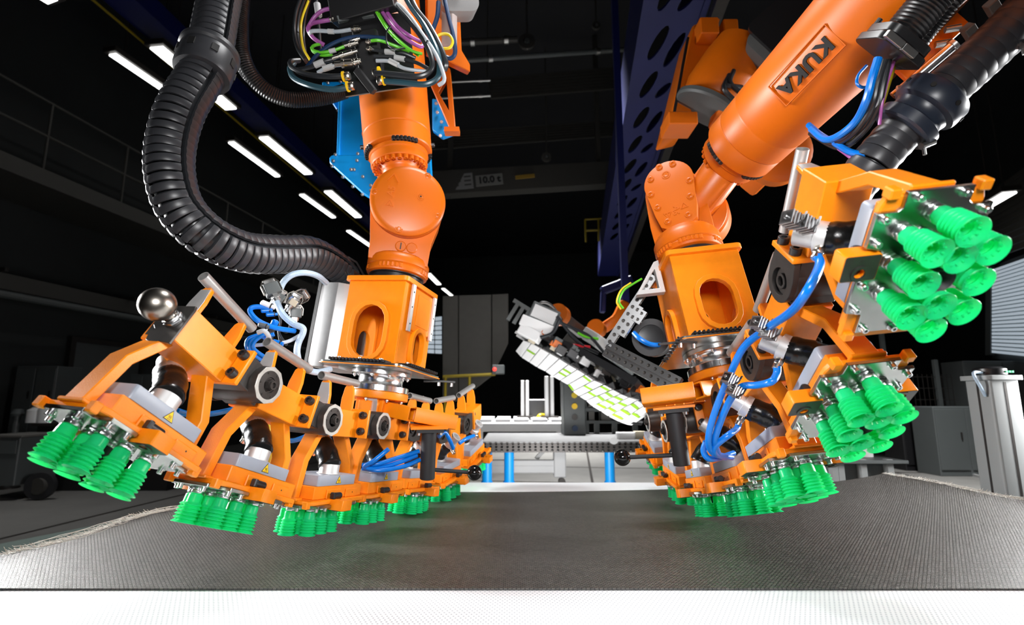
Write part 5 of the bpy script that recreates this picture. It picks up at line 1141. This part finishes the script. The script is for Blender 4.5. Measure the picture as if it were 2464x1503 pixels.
# white trestle with thick top (left) and perforated welding table on blue legs
wt = thing('white_bench', 'white steel bench with slatted top standing behind the perforated table', 'bench')
yb = 6.0; z1 = W(1250,1012,yb).z
xl, xr = W(1142,1025,yb).x, W(1368,1025,yb).x
ob('top_frame', MB().box(xl, xr, yb, yb+1.1, z1-.12, z1-.02), M_['white'], wt, bev=.01)
for k in range(5): ob('top_slat', MB().box(xl+.02+(xr-xl)*k/5, xl-.02+(xr-xl)*(k+1)/5, yb+.02, yb+1.08, z1-.02, z1+.015), M_['white'], wt)
for x in (xl+.04, xr-.09): ob('upright', MB().box(x-.04, x+.05, yb+.05, yb+.14, z1-.45, z1-.12), M_['white'], wt)
y2 = 5.3; xr2 = W(1355,1100,y2).x
ob('foot_frame', MB().box(W(1178,1100,y2).x, xr2, y2+.05, y2+.12, W(1200,1118,y2).z-.02, W(1200,1108,y2).z).box(W(1178,1100,y2).x, xr2, y2+.05, y2+.14, W(1200,1140,y2).z, W(1200,1121,y2).z), M_['white'], wt, bev=.008)
ob('foot_post', MB().box(xr2-.09, xr2+.03, y2+.02, y2+.14, W(1340,1150,y2).z, W(1340,1072,y2).z), M_['white'], wt, bev=.01); ob('brace', MB().bar([W(1290,1104,5.6), W(1318,1072,5.6)], .05, .04), M_['white'], wt)
ob('castor', MB().cyl(W(1352,1158,y2)+V((0,-.02,0)), W(1352,1158,y2)+V((0,.04,0)), .035, n=14), M_['dark'], wt)
pt = thing('perforated_table', 'dark perforated welding table standing on bright blue legs', 'table')
yt = 4.6; zt = W(1300,1062,yt).z; x0, x1 = W(1160,1075,yt).x, W(1620,1075,yt).x; zb = W(1300,1088,yt).z
hl = []
nx, ny = 34, 12
ob('top_plate', MB().box(x0, x1, yt+.01, yt+1.15, zt-.015, zt), mat('worn_table_top', (.16, .16, .16), .45, .3, .2, 6), pt)
per = MB().plate([(x0,zb),(x1,zb),(x1,zt-.016),(x0,zt-.016)], 0, .02, [circle(x0+(x1-x0)*(i+.5)/nx, zb+(zt-zb)*(j+.5)/3.2+.004, .012, 8) for i in range(nx) for j in range(3)], Mx(((1,0,0,0),(0,0,-1,yt+.02),(0,1,0,0),(0,0,0,1))))
ob('side_plate', per, M_['dark'], pt); ob('core', MB().box(x0+.01, x1-.01, yt+.03, yt+1.12, zb+.01, zt-.02), M_['hole'], pt)
for px in (1172, 1225, 1467): c = W(px, 1120, yt+.08); ob('leg', MB().cyl((c.x, c.y, 0), (c.x, c.y, zb+.01), .043, n=20).cyl((c.x, c.y, zb-.28), (c.x, c.y, zb-.25), .05, n=20), M_['sky'], pt)
ob('badge', MB().lathe([(.03, 0), (.03, .004)], Mx.Diagonal((1.2,1,.7,1)), 20), M_['label'], pt, Mx.Translation(W(1477,1060,yt-.005))@Mx.Rotation(PI/2, 4, 'X'))
it = tag(ob('sanding_block', MB().plate(rrect(-.085, .085, -.05, .05, .02), 0, .06), M_['white'], None, Mx.Translation((W(1505,1046,yt+.3).x, yt+.3, zt)), bev=.01), 'small white block lying on the perforated table', 'block'); it = tag(ob('beige_box', MB().plate(rrect(-.05, .05, -.04, .04, .01), 0, .07), M_['beige'], None, Mx.Translation((W(1538,1043,yt+.3).x, yt+.3, zt)), bev=.008), 'small beige box at the end of the perforated table', 'box')
# columns, cabinet and board between the two
def column(a, b, y, w, m, lb, name='frame_column'):
    p, q = W(*a, y), W(*b, y); t = thing(name, lb, 'column'); p = V((p.x, p.y, z1+.015)); ob('profile', MB().box(-w/2, w/2, -w/2, w/2, 0, (q-p).length), M_[m], t, frame(p, (0, 0, 1), (1, 0, 0)), bev=.004)
    ob('groove', MB().box(-w*.12, w*.12, -w/2-.003, -w/2+.001, 0, (q-p).length), M_['dark'], t, frame(p, (0, 0, 1), (1, 0, 0))); ob('base_plate', MB().box(-w, w, -w, w, 0, .02), M_['dark'], t, frame(p, (0, 0, 1), (1, 0, 0))); return t
column((1263,1003),(1263,915),6.7,.10,'white','short white column left of the control cabinet'); column((1322,1003),(1322,905),6.6,.11,'label','taller pale column behind the white bench')
cabn = thing('control_cabinet', 'grey narrow control cabinet with round buttons behind the padded gripper', 'cabinet', frame((W(1380,1035,5.5).x, 5.5, zt), (0, 0, 1), (1, 0, 0)))
ob('body', MB().box(-.11, .11, -.12, .2, 0, .62), M_['cab'], cabn, bev=.006)
for k, m in enumerate(('yellow', 'signy', 'dark', 'dkblue')): ob('button', MB().cyl((-.0, -.12, .40-.11*k), (0, -.14, .40-.11*k), .03, n=12), M_[m], cabn)
ob('vent', MB().box(-.06, .06, -.126, -.12, .47, .58), M_['beam'], cabn)
sf = thing('equipment_rack', 'grey framed equipment rack standing at the back of the perforated table', 'rack')
for px in (1412, 1437, 1480, 1530): p = W(px, 1040, 5.6); ob('upright', MB().box(p.x-.025, p.x+.025, 5.6, 5.65, zt, zt+.6), M_['cab'], sf)
for py in (945, 985, 1015): p, q = W(1405,py,5.6), W(1545,py,5.6); ob('shelf', MB().box(p.x, q.x, 5.58, 5.72, p.z-.015, p.z+.015), M_['cab'], sf)
for px, py in ((1425,968),(1460,968),(1500,968),(1425,1000),(1460,1000),(1510,1000)): p = W(px, py, 5.65); ob('drawer_unit', MB().box(p.x-.07, p.x+.07, 5.6, 5.72, p.z-.05, p.z+.05), M_['concrete'], sf, bev=.005)
br = thing('hand_tool', 'dark boxed tool with yellow hose on the bench behind', 'tool'); p = W(1300,975,6.8); ob('case', MB().box(p.x-.16, p.x+.10, 6.8, 7.0, z1+.015, z1+.24), M_['black'], br, bev=.01); ob('hose', MB().tube(spline([W(1292,1008,6.7), W(1300,998,6.7), W(1318,1000,6.78)]), .02, 8), M_['yellow'], br)
# grey partition, yellow pipe rail and the little red lamp
gp = thing('partition_wall', 'grey metal partition wall with vertical seams behind the left robot', 'partition')
px_ = [1064, 1103, 1183, 1224]
for k in range(3):
    a, b = px_[k], px_[k+1]; bt = [965, 965, 905][k]
    m_ = MB(); polyplate(m_, [W(a+1,712-k*2,9), W(b-1,710-k*2,9), W(b-1,[965,905,825][k],9), W(a+1,[965,965,905][k],9)], [], .06); ob('wall_panel', m_, M_['concrete'], gp, bev=.006)  # slanted lower right outline: the shadow there is cut out of the panel shape
yr = thing('safety_rail', 'yellow pipe rail in front of the grey partition wall', 'rail'); ob('pipe', MB().cyl(W(1066,906,8.2), W(1192,900,8.2), .025, n=10), M_['yrail'], yr)
for px in (1072, 1130): p = W(px, 905, 8.2); ob('post', MB().cyl(p, (p.x, p.y, 0), .022, n=10), M_['yrail'], yr)
rl = thing('signal_lamp', 'small dark control box with a glowing red lamp beside the partition', 'lamp'); p = W(1198,888,8); ob('case', MB().box(p.x-.09, p.x+.1, 8, 8.15, p.z-.07, p.z+.07), M_['cab'], rl, bev=.01); ob('red_light', MB().sph((p.x-.05, 7.99, p.z), .03, 14), M_['red'], rl)
rl2 = thing('far_railing', 'dim yellow railing high on the far gallery', 'rail')
for a, b in (((1408,528),(1478,524)), ((1408,555),(1478,552)), ((1408,528),(1410,582)), ((1440,526),(1441,580))): ob('rail', MB().cyl(W(*a,12), W(*b,12), .022, n=8), M_['yrail'], rl2)
# windows
def window(n, c, cols, rws, y, lb=None):
    p = [W(px, py, y) for px, py in c]; f = MB(); m2 = MB(); F = polyplate(m2, p, [], .02)
    w = struct(ob('window_%d' % n, m2, M_['dark']))
    for i in range(cols):
        for j in range(rws):
            q = lambda u, v: (p[0].lerp(p[1], u)).lerp(p[3].lerp(p[2], u), v)
            u0, u1, v0, v1 = (i+.06)/cols, (i+.94)/cols, (j+.1)/rws, (j+.9)/rws
            m3 = MB(); polyplate(m3, [q(u0,v0), q(u1,v0), q(u1,v1), q(u0,v1)], [], .004)
            o = ob('pane', m3, M_['windowlit'], w); nn = (p[1]-p[0]).cross(p[3]-p[0]).normalized(); o.location = nn*.01 if nn.y < 0 else -nn*.01
window(1, [(1028,764),(1064,760),(1064,852),(1028,850)], 2, 8, 10)
w2 = struct(ob('window_2', MB().add([W(2388,640,10.5), W(2520,590,9), W(2520,880,9), W(2388,862,10.5), W(2388,640,10.6), W(2520,590,9.1), W(2520,880,9.1), W(2388,862,10.6)], [(0,1,2,3),(7,6,5,4),(0,4,5,1),(1,5,6,2),(2,6,7,3),(3,7,4,0)]), M_['cab']))
f0_, f1_, f2_, f3_ = W(2388,862,10.5), W(2520,880,9), W(2520,590,9), W(2388,640,10.5)
nn = (f1_-f0_).cross(f3_-f0_).normalized(); nn = nn if nn.dot(f0_) < 0 else -nn
ff = lambda u, v: f0_.lerp(f1_, u).lerp(f3_.lerp(f2_, u), v)+nn*.12
quad_panel('blind_slat', (ff(.12,.06), ff(.97,.06), ff(.97,.94), ff(.12,.94)), 24, 'windowlit', w2, .01, .3)
ob('frame_bar', MB().bar([ff(.10,.03), ff(.10,.97)], .12, .08), M_['cab'], w2)
rs = thing('roller_shutter', 'dark ribbed roller shutter high along the right-hand hall side', 'shutter'); quad_panel('slat', (W(2195,690,12), W(2560,560,8), W(2560,330,8), W(2300,520,10.8)), 12, 'beam', rs, .03, .15)
# right: screens, cabinets, sensor post, small machine
def cabinet(c, y, m, lb, name='machine_cabinet', d=.5):
    p, q = W(c[0], c[3], y), W(c[2], c[1], y); t = thing(name, lb, 'cabinet', Mx.Translation((p.x, y, 0)))
    ob('body', MB().box(0, q.x-p.x, 0, d, 0, q.z), M_[m], t, bev=.008); w_ = (q.x-p.x)/2
    for k in (0, 1):
        dd = ob('door', MB().box(w_*k+.015, w_*(k+1)-.015, -.015, 0, max(.03, min(.1, p.z)), q.z-.04), M_[m], t, bev=.003); ob('handle', MB().box(w_*(k+.8)-.01, w_*(k+.8)+.01, -.03, -.015, (p.z+q.z)/2-.06, (p.z+q.z)/2+.06), M_['dark'], dd)
    return t
cabinet((2262,978,2390,1120),8.8,'cab','grey low cabinet behind the lower right cups'); cabinet((2350,868,2500,1110),9.6,'cab','tall grey cabinet behind the sensor post'); cabinet((2180,1010,2254,1115),9.45,'black','black low cabinet beside the grey low one')
for i, (px, top_, y) in enumerate(((2195,885,9.6),(2285,865,9.6),(2160,800,10))): p = W(px,1110,y); q = W(px,top_,y); t = thing('screen_post', ('grey screen post left of the low cabinets','grey screen post above the low grey cabinet','thin far post behind the hanging cups')[i], 'post'); ob('post', MB().box(p.x-.035, p.x+.035, y, y+.07, 0, q.z), M_['cab'], t, bev=.004); ob('base', MB().box(p.x-.08, p.x+.08, y-.04, y+.11, 0, .02), M_['dark'], t)
a, b = W(2195,900,9.63), W(2285,880,9.63); fs = thing('mesh_screen', 'dark wire mesh safety screen between the grey screen posts', 'screen')
for k in range(9): x = a.x+(b.x-a.x)*k/8; ob('wire', MB().cyl((x,9.63,.15), (x,9.63,a.z), .006, n=6), M_['dark'], fs)
for k in range(8): z = .2+(a.z-.25)*k/7; ob('wire', MB().cyl((a.x,9.63,z), (b.x,9.63,z), .006, n=6), M_['dark'], fs)
pp = W(2412,1100,2.75); sp = thing('sensor_post', 'pale aluminium sensor post with a small round sensor on top', 'post', Mx.Translation((pp.x, 2.75, 0))); zt_ = W(2400,915,2.75).z
ob('post', MB().plate(rrect(-.075, .075, -.075, .075, .012), 0, zt_), M_['post'], sp, bev=.002); ob('groove', MB().box(-.006, .006, -.0765, -.074, .02, zt_-.01).box(-.0765, -.074, -.006, .006, .02, zt_-.01), M_['dark'], sp)
ob('cap_plate', MB().plate(rrect(-.10, .10, -.09, .09, .03), zt_, zt_+.025), M_['post'], sp, bev=.004); se = ob('sensor', MB().lathe([(.065, zt_+.025), (.07, zt_+.03), (.07, zt_+.06), (.05, zt_+.07)], None, 28), M_['black'], sp)
for k in range(3): ob('indicator', MB().box(.02+.015*k, .03+.015*k, -.072, -.064, zt_+.038, zt_+.048), mat('indicator_green', (.1, .7, .3), .4, emit=(.1, .8, .3), estr=.3), se)
ob('lead', MB().tube(spline([(-.07, -.03, zt_+.04), (-.13, -.05, zt_+.035), (-.115, -.06, zt_-.03), (-.085, -.05, zt_-.08)]), .008, 8), M_['clear'], sp)
sm = thing('small_machine', 'small grey machine on profile legs past the table end, under the right cups', 'machine'); y = 3.2
for px in (2015, 2030, 2085, 2150): p = W(px, 1180, y); q = W(px, 1105, y); ob('profile_leg', MB().box(p.x-.02, p.x+.02, y, y+.04, 0, q.z), M_['post'], sm, bev=.003)
p, q = W(2030,1160,y+.05), W(2140,1112,y+.05); ob('case', MB().box(p.x, q.x, y+.05, y+.4, p.z, q.z), M_['cab'], sm, bev=.006); ob('table_plate', MB().box(p.x-.08, q.x+.06, y-.03, y+.45, q.z, q.z+.02), M_['cab'], sm, bev=.003)
p = W(2078,1085,y+.2); ob('spindle', MB().lathe([(.05, 0), (.05, .03), (.025, .05), (.022, .16)], Mx.Translation((p.x, y+.2, q.z+.02)), 18), M_['white'], sm)
tl = thing('floor_tool', 'pale bar lying on the floor beside the sensor post', 'bar'); a, b = WZ(2318,1135,.02), WZ(2370,1150,.02); ob('bar', MB().bar([a, b], .05, .04), M_['alumatt'], tl); ob('end_block', MB().box(-.04, .04, -.04, .04, 0, .08), M_['dark'], tl, Mx.Translation((b.x, b.y, 0)))
# left: trolley, cabinets
tr = thing('workshop_trolley', 'dark workshop trolley with a round wheel at the far left', 'trolley'); y = 6.7; p, q = W(-60,1200,y), W(50,1052,y)
ob('body', MB().box(p.x, q.x, y, y+.6, .18, q.z), M_['cab'], tr, bev=.01); ob('top', MB().box(p.x-.02, q.x+.03, y-.02, y+.62, q.z, q.z+.03), M_['concrete'], tr, bev=.004)
ob('drawer', MB().box(p.x+.03, q.x-.03, y-.012, y, q.z-.2, q.z-.03), M_['cab'], tr, bev=.003); ob('knob', MB().cyl((q.x-.25, y-.012, q.z-.1), (q.x-.25, y-.03, q.z-.1), .015, n=10), M_['dark'], tr)
w_ = W(82,1165,y); ob('wheel', MB().lathe([(.09,-.04),(.165,-.038),(.17,0),(.165,.038),(.09,.04)], frame((w_.x, y+.1, .17), (.2,-1,0)), 24), M_['blackmatt'], tr); ob('wheel_hub', MB().cyl((w_.x, y+.04, .17), (w_.x+.01, y+.15, .17), .10, n=18), M_['beam'], tr); ob('axle_arm', MB().bar([(q.x-.1, y+.2, .22), (w_.x, y+.16, .18)], .06, .05), M_['dark'], tr)
bn = thing('storage_bench', 'dark storage bench with bright bottles at the hall side', 'bench'); p, q = W(60,1120,7.4), W(420,1018,7.4); ob('top', MB().box(p.x, q.x, 7.4, 8.1, q.z-.04, q.z), M_['dark'], bn); ob('cabinet_base', MB().box(p.x+.05, q.x-.05, 7.45, 8.05, 0, q.z-.04), M_['hole'], bn)
for i, (px, h_, r_) in enumerate(((80,.22,.09), (105,.28,.08))): x = W(px,1018,7.6).x; t = thing('canister', ('squat bright canister on the dark storage bench','tall bright canister on the dark storage bench')[i], 'canister', Mx.Translation((x, 7.6, q.z))); ob('body', MB().lathe([(r_,0),(r_,h_*.8),(r_*.5,h_*.92),(r_*.45,h_)], None, 20), M_['white'], t); ob('cap', MB().cyl((0,0,h_), (0,0,h_+.03), r_*.5, n=14), M_['cab'], t)
p = W(42,1000,7.65); t = thing('tool_stand', 'dark round-topped tool stand at the far left', 'stand', Mx.Translation((p.x, 7.65, 0))); ob('pole', MB().cyl((0,0,0), (0,0,p.z), .04, n=12), M_['cab'], t); ob('head', MB().lathe([(.07, p.z), (.08, p.z+.03), (.06, p.z+.09), (.02, p.z+.1)], None, 18), M_['cab'], t); ob('foot', MB().cyl((0,0,0), (0,0,.02), .15, n=20), M_['dark'], t)
for i, (c, y, lb) in enumerate((((20,880,140,1020),8.6,'dark tall locker beside the storage bench'), ((300,900,380,1020),9,'far dark locker below the gallery'))): cabinet(c, y, 'cab', lb, 'locker', .5)
# blue cross beam far behind
bb = thing('far_beam', 'dim blue bent beam end hanging right of the distant padded gripper', 'beam'); ob('beam_arm', MB().bar([W(1448,700,5), W(1520,672,5)], .1, .08), M_['navy'], bb, bev=.01); ob('beam_drop', MB().bar([W(1452,700,5), W(1450,752,5)], .08, .05), M_['navy'], bb, bev=.01)
# yellow posts seen through the left gripper
for i, (px, y) in enumerate(((648,2.2),(664,2.25))): a, b = W(px,985,y), W(px+4,1110,y); b = V((b.x, b.y, TZ+.004)); t = thing('guide_tube', ('first yellow guide tube behind the second left suction head','second yellow guide tube behind the second left suction head')[i], 'tube'); ob('tube', MB().cyl(b, a, .012, n=12), M_['yellow'], t); ob('sleeve', MB().cyl(b+(a-b)*.1, b+(a-b)*.2, .015, n=12), M_['blue'], t)
